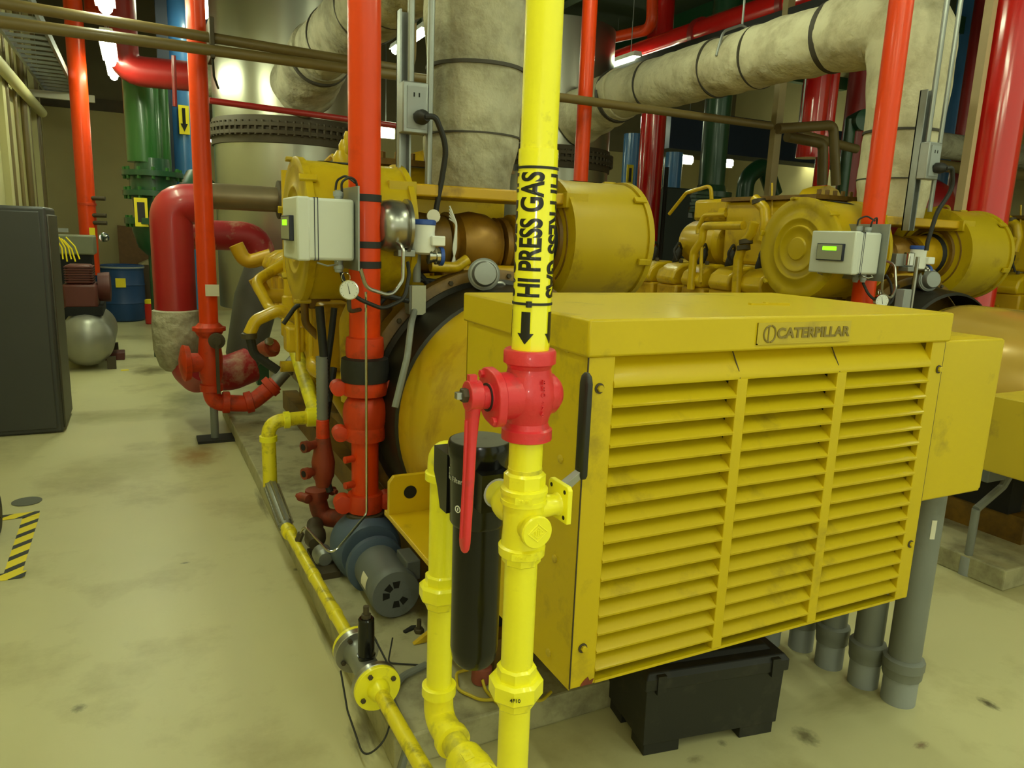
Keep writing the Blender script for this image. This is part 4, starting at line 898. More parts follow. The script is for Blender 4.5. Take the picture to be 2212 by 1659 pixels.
for i, (px, py, w_, h_) in enumerate(((738, 350, .05, .06), (745, 322, .035, .05), (750, 300, .02, .04), (722, 362, .05, .03))):
    p = at(px, py, 4.3); MB().lathe(p-V((0, 0, h_)), (0, 0, 1), [(0, w_*.7), (h_*.4, w_), (h_*1.4, w_), (h_*2, w_*.6)], 12).build('vent_fitting', M_engb, E1)
E3 = again(E2, (DX, 0, 0), 'third yellow engine, a sliver of it visible at the right edge behind the red column')

# ------------------------------------------------------------------ air cleaners
def air_cleaner(c, s, label):
    y, z, r = 3.51, 1.64, .31
    xo = c+s*.90; xi = c+s*.42
    t = thing('air_cleaner', label, 'air cleaner', (c+s*.66, y, z-r), 'round air cleaners beside the engines')
    d = (s, 0, 0)
    MB().lathe((xi, y, z), d, [(0, .14), (0, r-.012), (.004, r), (.435, r), (.44, r-.01)], 56).build('canister', M_can, t, ang=.5)
    MB().lathe((xi, y, z), d, [(-.012, r-.02), (-.014, r+.012), (.012, r+.012), (.014, r)], 56).build('inner_rim', M_can, t)
    MB().lathe((xi-s*.001, y, z), d, [(-.004, .155), (-.022, .165), (-.026, .19), (-.008, .20), (-.006, .232), (-.016, .236), (-.014, .245), (0, .25)], 48, cap=False).build('inner_plate', M_engd, t)
    cv = MB().lathe((xo-s*.045, y, z), d, [(0, r-.005), (.0, r+.012), (.030, r+.014), (.034, r+.006), (.036, r-.03), (.032, r-.05), (.032, .205), (.040, .198), (.040, .188), (.032, .18), (.032, .150), (.042, .143), (.042, .133), (.036, .126), (.036, .075), (.046, .068), (.048, .02)], 64).build('end_cover', M_can, t, ang=.9)
    for k in range(6):
        a = .3+k*PI/3; py, pz = y+(r+.012)*math.cos(a), z+(r+.012)*math.sin(a)
        l = MB().box(-.055, .02, -.016, .016, -.006, .010, Matrix.Translation((xo-s*.045, py, pz)) @ Matrix.Rotation(a-PI/2, 4, 'X')).build('latch', M_can, t, bev=.003)
    sl = MB(); n = 12
    for (x_a, x_b) in ((.13, .36),):
        vv = []
        for i in range(n+1):
            a = PI*.30+PI*.24*i/n if s > 0 else PI*.36+PI*.26*i/n
            w = math.sin(PI*i/n)**.5
            for q in (x_a, x_a+(x_b-x_a)*w): vv.append((xi+s*q, y+(r+.003)*math.cos(a), z+(r+.003)*math.sin(a)))
        sl.add(vv, [(2*i, 2*i+1, 2*i+3, 2*i+2) for i in range(n)])
    sl.build('intake_slot', M_hole, t, 'dark intake opening')
    MB().box(min(xi-s*.03, xi+s*.1), max(xi-s*.03, xi+s*.1), y-.24, y-.03, z+.16, z+.235).build('bracket_box', M_can, t, bev=.004)
    return t
air_cleaner(CX1, -1, 'round air cleaner seen almost edge-on, left behind the grey control box')
air_cleaner(CX1, 1, 'round air cleaner directly right of the HI PRESS GAS pipe')
air_cleaner(C2, -1, 'round air cleaner with its ringed cover facing the camera, right of centre')
air_cleaner(C2, 1, 'round air cleaner at far right in front of the big glossy red column')

# ------------------------------------------------------------------ exhausts
def exhaust(c, label, mv, mh):
    t = thing('exhaust_duct', label, 'exhaust duct', (c, 3.54, 1.84), 'cloth-wrapped exhaust ducts')
    sy = 3.54
    MB().tube([(c-.02, sy, 1.835), (c-.02, sy, 1.95), (c, sy, 2.45)], lambda u: .20+.035*min(1, u*2.5), 44, wob=.035, step=.025).build('riser', mv, t)
    MB().tube([(c, sy, 2.43), (c, sy, 3.18), (c, sy+.70, 3.18)], lambda u: .237+.038*min(1, u*2.2) if u < .8 else .275-.03*(u-.8)/.2, 44, bend=.50, wob=.03, step=.025).build('elbow', mv, t)
    MB().tube([(c, sy+.66, 3.18), (c, 6.95, 3.18)], .243, 44, wob=.035, step=.025).build('horizontal_run', mh, t)
    MB().tube([(c, sy, 2.425), (c, sy, 2.441)], .2475, 44).build('seam_band', M_strap, t)
    MB().tube([(c-.013, sy, 2.118), (c-.013, sy, 2.126)], .2435, 44).build('seam_band', M_strap, t)
    for y, w_ in ((sy+.66, .024), (4.95, .006), (5.45, .008), (6.40, .010)):
        MB().tube([(c, y-w_, 3.18), (c, y+w_, 3.18)], .2535, 44).build('seam_band', M_strap, t)
    MB().tube([(c, 6.93, 3.18), (c, 7.35, 3.12), (c, 7.80, 3.02)], lambda u: .26+.05*u, 44, wob=.06, step=.03).build('inlet_cone', mv, t)
    MB().tube([(c, 7.0, 3.17), (c, 7.05, 3.165)], .278, 44).build('seam_band', M_strap, t)
    for y in (5.2,): 
        MB().tube([(c-.25, y, 3.2), (c-.2, y, 3.40), (c, y, 3.48), (c+.2, y, 3.40), (c+.25, y, 3.2)], .012, 8, .1).build('hanger_yoke', M_galv, t)
        MB().cyl((c, y, 3.47), (c, y, 5.3), .010, n=8).build('hanger_rod', M_galv, t)
    return t
exhaust(CX1, 'dirty grey wrapped exhaust duct rising just left of the HI PRESS GAS pipe', M_wrap, M_wrap)
exhaust(C2, 'pale wrapped exhaust duct arching across the upper right', M_wrapw, M_wrapw)
def silo(c, label):
    t = thing('silencer_tower', label, 'silencer', (c, 8.55, .4), 'bright metal silencer towers behind the engines')
    r = .78
    MB().lathe((c, 8.55, 0), (0, 0, 1), [(.75, .3), (.8, r), (4.12, r), (4.14, r-.06), (4.16, .1)], 64).build('shell', M_shell, t, ang=.5)
    bd = MB().lathe((c, 8.55, 0), (0, 0, 1), [(2.46, r-.01), (2.465, r+.02), (2.54, r+.025), (2.545, r+.06), (2.58, r+.06), (2.585, r+.03), (2.61, r+.03), (2.615, r+.06), (2.65, r+.06), (2.655, r+.02), (2.72, r+.015), (2.725, r-.01)], 64, cap=False).build('flange_band', M_gasket, t, ang=.5)
    for k in range(36):
        a = PI+PI*k/35*1.0; MB().nut((c+(r+.045)*math.cos(a), 8.55+(r+.045)*math.sin(a), 2.53), (c+(r+.045)*math.cos(a), 8.55+(r+.045)*math.sin(a), 2.67), .016).build('band_bolt', M_gasket, bd)
    for k in range(4):
        a = PI/4+k*PI/2; MB().box(c+.6*math.cos(a)-.06, c+.6*math.cos(a)+.06, 8.55+.6*math.sin(a)-.06, 8.55+.6*math.sin(a)+.06, 0, .85).build('leg', M_dgreen, t, smooth=False)
    return t
s1 = silo(CX1, 'near bright metal silencer tower at upper left behind the orange risers')
silo(C2, 'far metal silencer tower partly hidden behind the yellow gas pipe')

# ------------------------------------------------------------------ orange risers of the second engine and the rear pair
t = thing('water_riser', 'thick orange riser at right in front of the pale wrapped exhaust duct', 'pipe', (RX+DX+.02, RY, .38))
MB().cyl((RX+DX, RY, 1.28), (RX+DX, RY, 5.6), .0672, n=36).build('pipe', M_orange, t)
MB().cyl((RX+DX, RY, .11), (RX+DX, RY, 1.28), .095, n=32).build('lower_spool', M_bred, t)
coupling(t, RX+DX, RY, 1.27, .08, .09, M_orange2, lug=False)
again(cb, (DX-.02, 0, -.02), 'light grey control box with a lit green display, right side of the picture')
again(ga, (DX+.04, 0, -.06), 'small gauge under the control box with the green display')
def rear_riser(x, y, label):
    t = thing('water_riser', label, 'pipe', (x, y, .9))
    MB().cyl((x, y, 1.55), (x, y, 5.6), .0655, n=32).build('pipe', M_orange, t)
    MB().cyl((x, y, .92), (x, y, 1.56), .068, n=32).build('lower_pipe', M_orange, t)
    return t
AX, AY = .434, 6.02
t = rear_riser(AX, AY, 'second orange riser from the left, standing on red valves at the plinth corner')
MB().box(AX-.02, AX+.075, AY-.085, AY-.072, 1.13, 1.215).build('paper_tag', M_label, t, 'white paper tag', smooth=False)
rear_riser(AX+DX-.02, AY-.15, 'thin orange riser right of the yellow gas pipe, behind the round air cleaner')
t = thing('valve_set', 'orange valves and elbow at the foot of the second orange riser', 'valve', (AX, AY, .3))
MB().lathe((AX, AY, .86), (0, 0, 1), [(0, .08), (.003, .12), (.03, .12), (.033, .10), (.06, .075)], 24).build('flange', M_orange2, t)
MB().lathe((AX, AY, .45), (0, 0, 1), [(0, .07), (.03, .075), (.06, .085), (.2, .09), (.36, .075), (.4, .1), (.41, .1)], 24).build('valve_body', M_orange2, t)
ft = MB().lathe((AX-.02, AY, .62), (-1, -.1, 0), [(.02, .07), (.12, .075), (.13, .13), (.17, .14), (.18, .125), (.2, .05)], 24).build('side_flange', M_orange2, t)
MB().lathe((AX+.04, AY-.12, .80), (0, -1, 0), [(-.04, .05), (0, .06), (.03, .06), (.035, .03), (.05, .03)], 18).build('gear_box', M_gasket, t)
MB().box(AX+.025, AX+.05, AY-.16, AY-.14, .40, .80).build('lever', M_gasket, t, smooth=False)
MB().tube([(AX, AY, .47), (AX+.0, AY, .30), (AX+.28, AY, .27), (AX+.48, AY+.02, .42)], .065, 18, .16).build('elbow', M_orange2, t)
for p, d in (((AX, AY, .42), (0, 0, 1)), ((AX+.10, AY, .295), (1, 0, -.05)), ((AX+.27, AY, .285), (1, 0, .2)), ((AX+.44, AY+.01, .40), (1, 0, .8))):
    MB().lathe(V(p)-V(d).normalized()*.03, d, [(0, .066), (.005, .085), (.055, .085), (.06, .066)], 18).build('coupling', M_orange2, t)
t = thing('steel_hose', 'grey flexible hose slanting from the orange elbow up to the engine', 'hose', (.9, 6.1, .4))
MB().tube([(AX+.46, AY+.02, .41), (AX+.66, AY+.05, .62), (AX+.85, AY+.1, .85)], .055, 16, .1).build('hose', M_galv, t)
MB().lathe((AX+.56, AY+.03, .515), (1, .1, 1.1), [(0, .056), (.003, .064), (.02, .064), (.023, .056)], 16).build('clamp', M_steel, t)
t = thing('pipe_stand', 'dark steel floor stand under the orange elbow', 'stand', (AX, AY, 0))
MB().cyl((AX+.01, AY, .015), (AX+.01, AY, .30), .03, n=14).build('post', M_cond, t)
MB().box(AX-.12, AX+.16, AY-.10, AY+.10, 0, .02).build('base_plate', M_rubber, t, smooth=False)
# ------------------------------------------------------------------ red insulated heat pipes at left
t = thing('insulated_pipe', 'fat dark red insulated pipe with a rounded top elbow, left of the second orange riser', 'pipe', (.22, 6.85, .5))
MB().tube([(.24, 6.85, .80), (.24, 6.85, 1.80), (.50, 6.85, 1.82)], .165, 32, .26).build('pipe_jacket', M_dred, t)
MB().lathe((.24, 6.85, 0), (0, 0, 1), [(.42, .11), (.46, .15), (.60, .19), (.80, .195), (.93, .185), (.94, .165)], 32).build('grey_cover', M_wrap, t, 'dusty grey cloth cover')
MB().tube([(.26, 6.85, .55), (.30, 6.8, .42), (.36, 6.5, .40), (.40, 6.2, .55)], .12, 24, .15).build('lower_jacket', M_fred, t)
MB().tube([(.36, 6.6, .42), (.62, 6.45, .45), (.78, 6.5, .50)], .15, 20, .1).build('flaked_jacket', M_fred, t)
t = thing('insulated_pipe', 'dark red insulated pipe with flaking paint, right of the second orange riser', 'pipe', (.9, 7.3, 1.3))
MB().tube([(.30, 7.3, 1.56), (.98, 7.3, 1.56), (1.02, 7.3, 1.24)], .132, 28, .2).build('pipe_jacket', M_fred, t)
t = thing('rubber_duct', 'wide grey rubber cone below the flaking red elbow', 'duct', (.95, 7.2, .4))
MB().lathe((1.02, 7.3, 1.28), (-.25, -.15, -1), [(0, .155), (.04, .165), (.3, .20), (.85, .17), (.95, .12)], 28).build('cone', mat('grey_rubber_cloth', (92, 90, 82), .6, var=.15), t)
t = thing('exhaust_pipe', 'short bare metal pipe joining the red elbow to the engine end', 'pipe', (1.1, 6.95, 1.95))
MB().cyl((.48, 6.9, 1.89), (1.15, 6.95, 1.89), .108, n=28).build('pipe', mat('brown_tinted_steel', (140, 124, 96), .4, metal=.6, var=.15), t)
MB().lathe((1.10, 6.95, 1.89), (1, 0, 0), [(0, .12), (.01, .165), (.04, .165), (.05, .13), (.09, .13), (.1, .16), (.14, .16), (.15, .1)], 24).build('bolted_flange', M_gasket, t)
# ------------------------------------------------------------------ tan pipes across the hall
t = thing('overhead_pipe', 'lower tan pipe crossing the whole picture behind the gas pipe', 'pipe', (1.5, 5.75, 2.8))
MB().cyl((-1.4, 5.72, 2.81), (5.62, 5.72, 2.81), .036, n=18).build('pipe', M_brown, t)
t = thing('overhead_pipe', 'upper tan pipe at left, running just above the other tan pipe', 'pipe', (.3, 5.78, 2.9))
MB().tube([(-1.4, 5.80, 2.95), (1.95, 5.80, 2.875), (1.95, 5.80, 5.2)], .034, 18, .12).build('pipe', M_brown, t)
t = thing('pipe_clamp', 'dark clamp fixing the two tan pipes to the second orange riser', 'clamp', (AX+.08, 5.78, 2.85))
MB().box(AX+.06, AX+.09, 5.70, 5.96, 2.76, 3.02).build('clamp_plate', M_gasket, t, bev=.004)
MB().tube([(AX+.075, 5.72, 2.76), (AX+.085, 5.80, 2.66), (AX+.12, 5.9, 2.6)], .008, 6, .03).build('cable', M_rubber, t)
t = thing('overhead_pipe', 'tan pipe with a square elbow dropping beside the pale exhaust duct', 'pipe', (6.0, 5.8, 2.8))
pA = at(1680, 278, 5.75); pB = at(1800, 270, 5.75); pC = at(1806, 400, 5.75)
MB().tube([pA, pB, pC], .05, 16, .09).build('pipe', M_brown, t); MB().cyl(pA.lerp(pB, .4), pA.lerp(pB, .4)+V((0, 0, 2.9)), .008, n=6).build('hanger_rod', M_galv, t)
t = thing('overhead_pipe', 'lower of the two tan elbow pipes under the pale exhaust duct', 'pipe', (6.0, 6.1, 2.6))
MB().tube([at(1700, 295, 6.1), at(1778, 310, 6.1), at(1776, 400, 6.1)], .055, 16, .09).build('pipe', M_brown, t)
MB().tube([at(1730, 290, 6.3), at(1850, 322, 6.3)], .05, 16).build('branch', M_brown, t)
t = thing('steel_post', 'tan steel post passing behind the pale exhaust duct above the second engine', 'post', (5.6, 5.6, 0))
p = at(1690, 300, 5.72); MB().box(p.x-.045, p.x+.045, p.y+.06, p.y+.13, 0, 5.6).build('post', mat('tan_steel', (158, 140, 98), .5), t, smooth=False)
# ------------------------------------------------------------------ strut posts with receptacles
def strut(x, y, z0, label):
    t = thing('strut_post', label, 'post', (x, y, z0))
    MB().box(x-.028, x-.02, y, y+.05, z0, 2.62).box(x+.02, x+.028, y, y+.05, z0, 2.62).box(x-.028, x+.028, y+.042, y+.05, z0, 2.62).build('channel', M_galv, t, smooth=False)
    MB().cyl((x+.02, y-.01, 2.30), (x+.02, y-.01, 5.6), .016, n=10).build('conduit', M_galv, t)
    bx_ = MB().box(x-.035, x+.085, y-.07, y-.005, 2.09, 2.31).build('outlet_box', M_galv, t, bev=.006)
    fc = MB().box(x-.015, x+.072, y-.074, y-.07, 2.11, 2.29).build('face_plate', M_cond2, bx_, smooth=False)
    for z in (2.155, 2.245):
        for dx in (-.012, .012): MB().box(x+.028+dx-.003, x+.028+dx+.003, y-.0755, y-.073, z, z+.018).build('socket_slot', M_hole, fc, smooth=False)
    MB().lathe((x+.04, y-.075, 2.16), (.2, -1, -.1), [(0, .03), (.03, .034), (.05, .028), (.07, .016)], 16).build('plug', M_rubber, bx_)
    return t
def cable(x, y, label, z1, xe):
    t = thing('power_cable', label, 'cable', (x, y, 2.1))
    MB().tube([(x+.045, y-.14, 2.155), (x+.09, y-.15, 2.16), (x+.155, y-.13, 2.04), (x+xe+.02, y-.1, 1.9), (x+xe, y-.08, z1+.05), (x+xe, y-.08, z1)], .013, 10, .22).build('cable', M_rubber, t)
    return t
strut(1.115, 3.40, 1.87, 'grey strut post with a socket box, left of the grey exhaust duct')
cable(1.115, 3.40, 'thick black power cable hanging from the left socket box', 1.70, .125)
t = thing('conduit', 'thin steel conduit dropping beside the grey exhaust duct', 'conduit', (1.21, 3.36, 1.65))
MB().cyl((1.215, 3.36, 1.87), (1.235, 3.36, 5.6), .016, n=10).build('pipe', M_galv, t)
sx, sy_ = 4.36, 3.12
strut(sx, sy_+.03, 1.78, 'grey strut post with a socket box in front of the pale exhaust duct')
cable(sx, sy_+.03, 'black power cable looping from the right socket box', 1.66, .06)
t = thing('conduit', 'thin steel conduit dropping in front of the pale exhaust duct', 'conduit', (4.44, 3.15, 1.8))
MB().cyl((4.47, 3.12, 1.9), (4.49, 3.12, 5.6), .014, n=10).build('pipe', M_galv, t)
# transmitters
tr = thing('level_transmitter', 'white transmitter with blue caps right of the thick orange riser', 'instrument', (1.14, 3.2, 1.5))
MB().lathe((1.135, 3.19, 1.555), (.02, 0, 1), [(0, .03), (.01, .052), (.04, .054), (.10, .048), (.13, .05)], 24).build('housing', M_white, tr)
MB().lathe((1.137, 3.19, 1.685), (.02, 0, 1), [(0, .05), (.004, .0535), (.02, .0535), (.024, .048)], 24).build('top_cap', M_bcap, tr, 'blue cap')
MB().box(1.15, 1.215, 3.12, 3.17, 1.595, 1.64).build('terminal_head', M_white, tr, bev=.006)
MB().lathe((1.15, 3.17, 1.55), (1, -.05, 0), [(0, .036), (.012, .036), (.014, .03), (.03, .03), (.034, .038), (.05, .038)], 20).build('side_port', M_chrome, tr)
MB().lathe((1.20, 3.168, 1.55), (1, -.05, 0), [(0, .036), (.002, .042), (.018, .042), (.02, .03)], 20).build('side_cap', M_bcap, tr, 'blue cap')
MB().lathe((1.04, 3.18, 1.58), (0, 0, 1), [(0, .03), (.004, .033), (.08, .033), (.084, .028)], 16).build('manifold', M_chrome, tr)
MB().box(.935, 1.10, 3.19, 3.23, 1.575, 1.655).build('bracket', M_galv, tr, bev=.003)
MB().box(1.005, 1.085, 3.15, 3.22, 1.545, 1.575).build('bracket_foot', M_galv, tr, bev=.003)
again(tr, (DX+.20, -.02, -.02), 'small white transmitter with a blue cap right of the green-lit control box')
t = thing('junction_box', 'small pale junction box right of the thick orange riser', 'box', (1.14, 3.22, 1.29))
MB().box(1.075, 1.15, 3.2, 3.27, 1.285, 1.415).build('body', M_cond, t, bev=.004)
MB().box(1.085, 1.153, 3.194, 3.2, 1.283, 1.417).build('cover', mat('pale_grey_cover', (176, 174, 150), .5), t, bev=.002)
MB().cyl((1.12, 3.23, 1.43), (1.12, 3.23, 1.56), .018, n=12).build('conduit', M_cond, t)
MB().tube([(1.10, 3.2, 1.30), at(888, 700, 2.95), at(880, 770, 2.85), at(853, 880, 2.80)], .014, 10, .1).build('drop_conduit', M_cond, t)
MB().tube([(1.10, 3.22, 1.34), (.97, 3.18, 1.37), (.9, 3.2, 1.38)], .012, 8, .05).build('cable', M_rubber, t)
t = thing('junction_box', 'small pale box on a strip behind the top of the louvered housing, at right', 'box', (4.32, 3.05, 1.2))
MB().box(4.20, 4.27, 3.02, 3.08, 1.15, 1.42).build('body', M_cond2, t, bev=.004)
MB().cyl((4.32, 3.05, .6), (4.32, 3.05, 1.62), .012, n=8).build('conduit', M_steel, t)
# ================================================================== background: left side
t = thing('water_riser', 'far orange riser by the cream wall at the left', 'pipe', (-.63, 12.0, .9))
MB().cyl((-.64, 12, .9), (-.62, 12, 5.6), .112, n=24).build('pipe', M_orange, t)
for z in (1.95, 1.72, 1.62): MB().cyl((-.63, 11.95, z), (-.40, 11.9, z), .03, n=10).build('side_valve', M_gasket, t)
MB().lathe((-.45, 11.85, 1.42), (.3, -1, .2), [(0, .06), (.03, .065), (.035, .05)], 16).build('gauge', M_chrome, t)
MB().box(-.62, -.55, 11.87, 11.885, 1.36, 1.55).build('sticker', M_ylabel, t, 'yellow sticker', smooth=False)
MB().lathe((-.63, 12, 1.85), (0, 0, 1), [(0, .112), (.003, .118), (.03, .118), (.033, .112)], 20).build('band', M_orange2, t)
t = thing('overhead_pipe', 'orange pipe behind the glaring light at the upper left edge', 'pipe', (-.25, 13, 4))
MB().cyl((-.42, 13, 4.6), (-.42, 13, 5.6), .12, n=20).build('pipe', M_orange, t)
# cabinet
t = thing('cabinet', 'charcoal steel cabinet at the left edge of the aisle', 'cabinet', (-1.0, 6.85, 0))
MB().box(-1.34, -.62, 6.60, 7.3, 0, 1.735).build('body', M_cab, t, bev=.02)
MB().box(-1.32, -.66, 6.585, 6.60, .04, 1.70).build('door', M_cab, t, bev=.008)
MB().box(-.625, -.605, 6.63, 7.28, .03, 1.68).build('side_panel', M_cabs, t, bev=.01)
# compressor
t = thing('air_compressor', 'air compressor with a round silver tank and maroon pump in the left aisle', 'compressor', (-.6, 9.6, 0))
MB().lathe((-.6, 9.25, .33), (0, 1, 0), [(0, .02), (.015, .12), (.06, .22), (.13, .275), (.18, .285), (1.4, .285), (1.5, .2), (1.53, .05)], 40).build('tank', M_tank, t)
MB().box(-.78, -.42, 9.5, 10.4, .60, .70).build('deck', M_hole, t)
MB().box(-.80, -.46, 9.5, 10.0, .68, .95).box(-.76, -.50, 9.52, 9.9, .95, 1.16).build('pump_block', M_comp, t, bev=.03)
for i in range(7): MB().box(-.77, -.49, 9.505, 9.92, .97+i*.027, .98+i*.027).build('cooling_fin', M_comp, t, smooth=False)
MB().lathe((-.38, 9.8, .90), (1, 0, 0), [(-.08, .16), (.0, .17), (.04, .17), (.05, .1)], 24).build('flywheel', M_comp, t)
for x in (-.85, -.38):
    for y in (9.4, 10.5): MB().box(x-.03, x+.06, y, y+.08, 0, .14).build('foot', M_gasket, t, smooth=False)
t = thing('utility_box', 'grey-green box on top of the wall bracket above the air compressor', 'box', (-.75, 10.8, 1.2))
MB().box(-.96, -.52, 10.85, 11.4, 1.22, 1.46).build('body', mat('grey_green_paint', (128, 130, 106), .5), t, bev=.02)
MB().box(-.94, -.56, 10.88, 11.38, 0, 1.22).build('cabinet_stand', M_hole, t, smooth=False)
t = thing('cord_bundle', 'bundle of thin yellow cords hanging by the charcoal cabinet', 'cords', (-.8, 9.0, 1.3))
for i in range(7):
    a = at(112+i*5, 512+3*(i % 3), 9.0); b = at(118+i*9, 560+5*(i % 2), 9.0)
    MB().tube([a, a.lerp(b, .5)+V((.02, 0, .02)), b], .008, 6, .05).build('cord', M_ylabel, t)
MB().box(-1.4, -.66, 9.02, 9.06, 1.52, 1.56).build('hook', M_galv, t, smooth=False)
# drums
def drum(x, y, label, stick):
    t = thing('drum', label, 'drum', (x, y, 0), 'blue plastic drums by the back wall')
    MB().lathe((x, y, 0), (0, 0, 1), [(0, .28), (.02, .31), (.06, .325), (.3, .33), (.31, .34), (.33, .33), (.6, .33), (.61, .34), (.63, .33), (.86, .325), (.87, .335), (.93, .335), (.94, .31), (.92, .29)], 36).build('body', M_drum, t)
    MB().lathe((x, y, 0), (0, 0, 1), [(.885, .335), (.888, .342), (.912, .342), (.915, .335)], 36, cap=False).build('rim_ring', M_cond2, t)
    if stick: MB().box(x-.10, x+.05, y-.345, y-.333, .58, .73).build('label', M_ylabel, t, 'yellow square label', smooth=False)
drum(-.30, 14.2, 'blue plastic drum with a yellow square label at the end of the left aisle', True)
drum(-.99, 14.75, 'blue drum half hidden behind the labelled drum', False)
t = thing('plywood_sheet', 'brown strand board leaning on the back wall left of the fat red pipe', 'board', (0, 15.3, 0))
MB().prism([(0, 0), (.85, 0), (.85, 1.54), (0, 1.58)], (-.36, 15.36, .0), (1, 0, 0), (0, .07, 1), (0, 1, 0), .02).build('sheet', M_wood, t, smooth=False)
t = thing('crate', 'dark crate with a pale slanted lid under the strand board', 'crate', (.3, 14.9, 0))
MB().box(-.02, .75, 14.6, 15.3, 0, .92).build('body', mat('dark_crate', (84, 66, 44), .7, var=.2), t, smooth=False)
MB().prism([(-.05, .92), (.45, 1.15), (.8, 1.15), (.8, .92)], (0, 14.6, 0), (1, 0, 0), (0, 0, 1), (0, 1, 0), .6).build('lid', M_card, t, smooth=False)
t = thing('jerry_can', 'small red and yellow can on the floor right of the blue drums', 'can', (.05, 13.6, 0))
MB().lathe((.08, 13.6, 0), (0, 0, 1), [(0, .06), (.01, .075), (.32, .075), (.34, .06)], 16).build('body', M_bred, t)
MB().lathe((.08, 13.6, .34), (0, 0, 1), [(0, .07), (.06, .07), (.07, .05)], 16).build('cap', M_ylabel, t)
# wall runs
for i, (px, r) in enumerate(((22, .03), (40, .022), (57, .04), (66, .025), (84, .05))):
    p = at(px, 300, -1.33, 0)
    t = thing('wall_conduit', ('left edge', 'second from the left edge', 'third from the left edge', 'fourth from the left edge', 'fifth from the left edge')[i].join(('tan conduit on the cream wall, ', '')), 'conduit', (p.x, p.y, 0), 'tan conduits running up the cream wall')
    MB().cyl((-1.33, p.y, 0), (-1.33, p.y, 5.0), r, n=12).build('pipe', M_brown, t)
for i, px in enumerate((131, 141)):
    p = at(px, 300, -1.22, 0)
    t = thing('wall_conduit', ('brown downpipe on the cream wall next to the far orange riser', 'thin pale downpipe on the cream wall beside the brown one')[i], 'conduit', (-1.22, p.y, 0))
    MB().cyl((-1.22, p.y, 0), (-1.22, p.y, 4.5), (.06, .04)[i], n=12).build('pipe', (mat('brown_purple_pipe', (112, 78, 66), .5), M_label)[i], t)
t = thing('cable_tray', 'cable ladder running along the cream wall at upper left', 'cable tray', (-.95, 11, 3.6))
for x in (-1.15, -.75):
    MB().box(x-.015, x+.015, 7.0, 14.0, 3.5, 3.60).build('side_rail', M_galv, t, smooth=False)
for i in range(24): MB().box(-1.15, -.75, 7.1+.29*i, 7.14+.29*i, 3.5, 3.53).build('rung', M_galv, t, smooth=False)
MB().box(-1.4, -.5, 13.4, 13.48, 3.40, 3.50).build('bracket', M_label, t, smooth=False)
t = thing('wall_pipe', 'cream pipe sloping along the left wall below the cable ladder', 'pipe', (-1.2, 9, 3))
MB().cyl((-1.25, 8.0, 3.25), (-1.25, 14.0, 3.25), .07, n=14).build('pipe', M_wallL, t)
# floor marks
t = thing('floor_tape', 'black and yellow hazard tape square on the floor at the left edge', 'floor marking', (-.65, 4.3, 0), kind) if False else thing('floor_tape', 'black and yellow hazard tape square on the floor at the left edge', 'floor marking', (-.65, 4.3, 0))
M_haz = bpy.data.materials.new('hazard_tape'); M_haz.use_nodes = True
nt = M_haz.node_tree; N = nt.nodes; K = nt.links
tc = N.new('ShaderNodeTexCoord'); sp = N.new('ShaderNodeSeparateXYZ'); K.new(tc.outputs['Object'], sp.inputs[0])
ad = N.new('ShaderNodeMath'); ad.operation = 'MULTIPLY_ADD'; K.new(sp.outputs[0], ad.inputs[0]); ad.inputs[1].default_value = -1.0; K.new(sp.outputs[1], ad.inputs[2])
ml = N.new('ShaderNodeMath'); ml.operation = 'MULTIPLY'; K.new(ad.outputs[0], ml.inputs[0]); ml.inputs[1].default_value = 6.6
fr_ = N.new('ShaderNodeMath'); fr_.operation = 'FRACT'; K.new(ml.outputs[0], fr_.inputs[0])
gt = N.new('ShaderNodeMath'); gt.operation = 'GREATER_THAN'; K.new(fr_.outputs[0], gt.inputs[0]); gt.inputs[1].default_value = .62
mx = N.new('ShaderNodeMix'); mx.data_type = 'RGBA'; K.new(gt.outputs[0], mx.inputs[0]); mx.inputs[6].default_value = L3((240, 216, 20)); mx.inputs[7].default_value = L3((34, 34, 34))
K.new(mx.outputs[2], N['Principled BSDF'].inputs['Base Color'])
MB().prism([(-.675, 4.74), (-.595, 4.74), (-.585, 3.86), (-.66, 3.86)], (0, 0, .0005), (1, 0, 0), (0, 1, 0), (0, 0, 1), .0015).build('tape_strip', M_haz, t, smooth=False)
MB().prism([(-1.6, 4.74), (-.60, 4.78), (-.60, 4.70), (-1.6, 4.64)], (0, 0, .002), (1, 0, 0), (0, 1, 0), (0, 0, 1), .001).build('tape_strip', M_haz, t, smooth=False)
MB().prism([(-1.6, 3.94), (-.57, 3.94), (-.57, 3.86), (-1.6, 3.86)], (0, 0, .002), (1, 0, 0), (0, 1, 0), (0, 0, 1), .001).build('tape_strip', M_haz, t, smooth=False)
dr = MB().lathe((-.685, 4.975, 0), (0, 0, 1), [(0.0005, .001), (.001, .075), (.004, .078), (.004, .06), (.0045, .001)], 28).build('floor_drain', mat('worn_drain_iron', (92, 92, 78), .6), None)
tag(dr, 'round grey floor drain beside the hazard tape', 'drain')
p = at(-12, 1095, .16, 2)
t = thing('caster_wheel', 'black wheel poking in at the left edge by the hazard tape', 'wheel', (p.x, p.y, 0))
MB().lathe((p.x-.045, p.y, .125), (1, 0, 0), [(0, .03), (.0, .11), (.01, .123), (.05, .123), (.06, .11), (.06, .03)], 32).build('tyre', M_rubber, t)
MB().lathe((p.x-.05, p.y, .125), (1, 0, 0), [(0, .02), (.0, .03), (.075, .03), (.075, .02)], 16).build('hub', M_gasket, t)
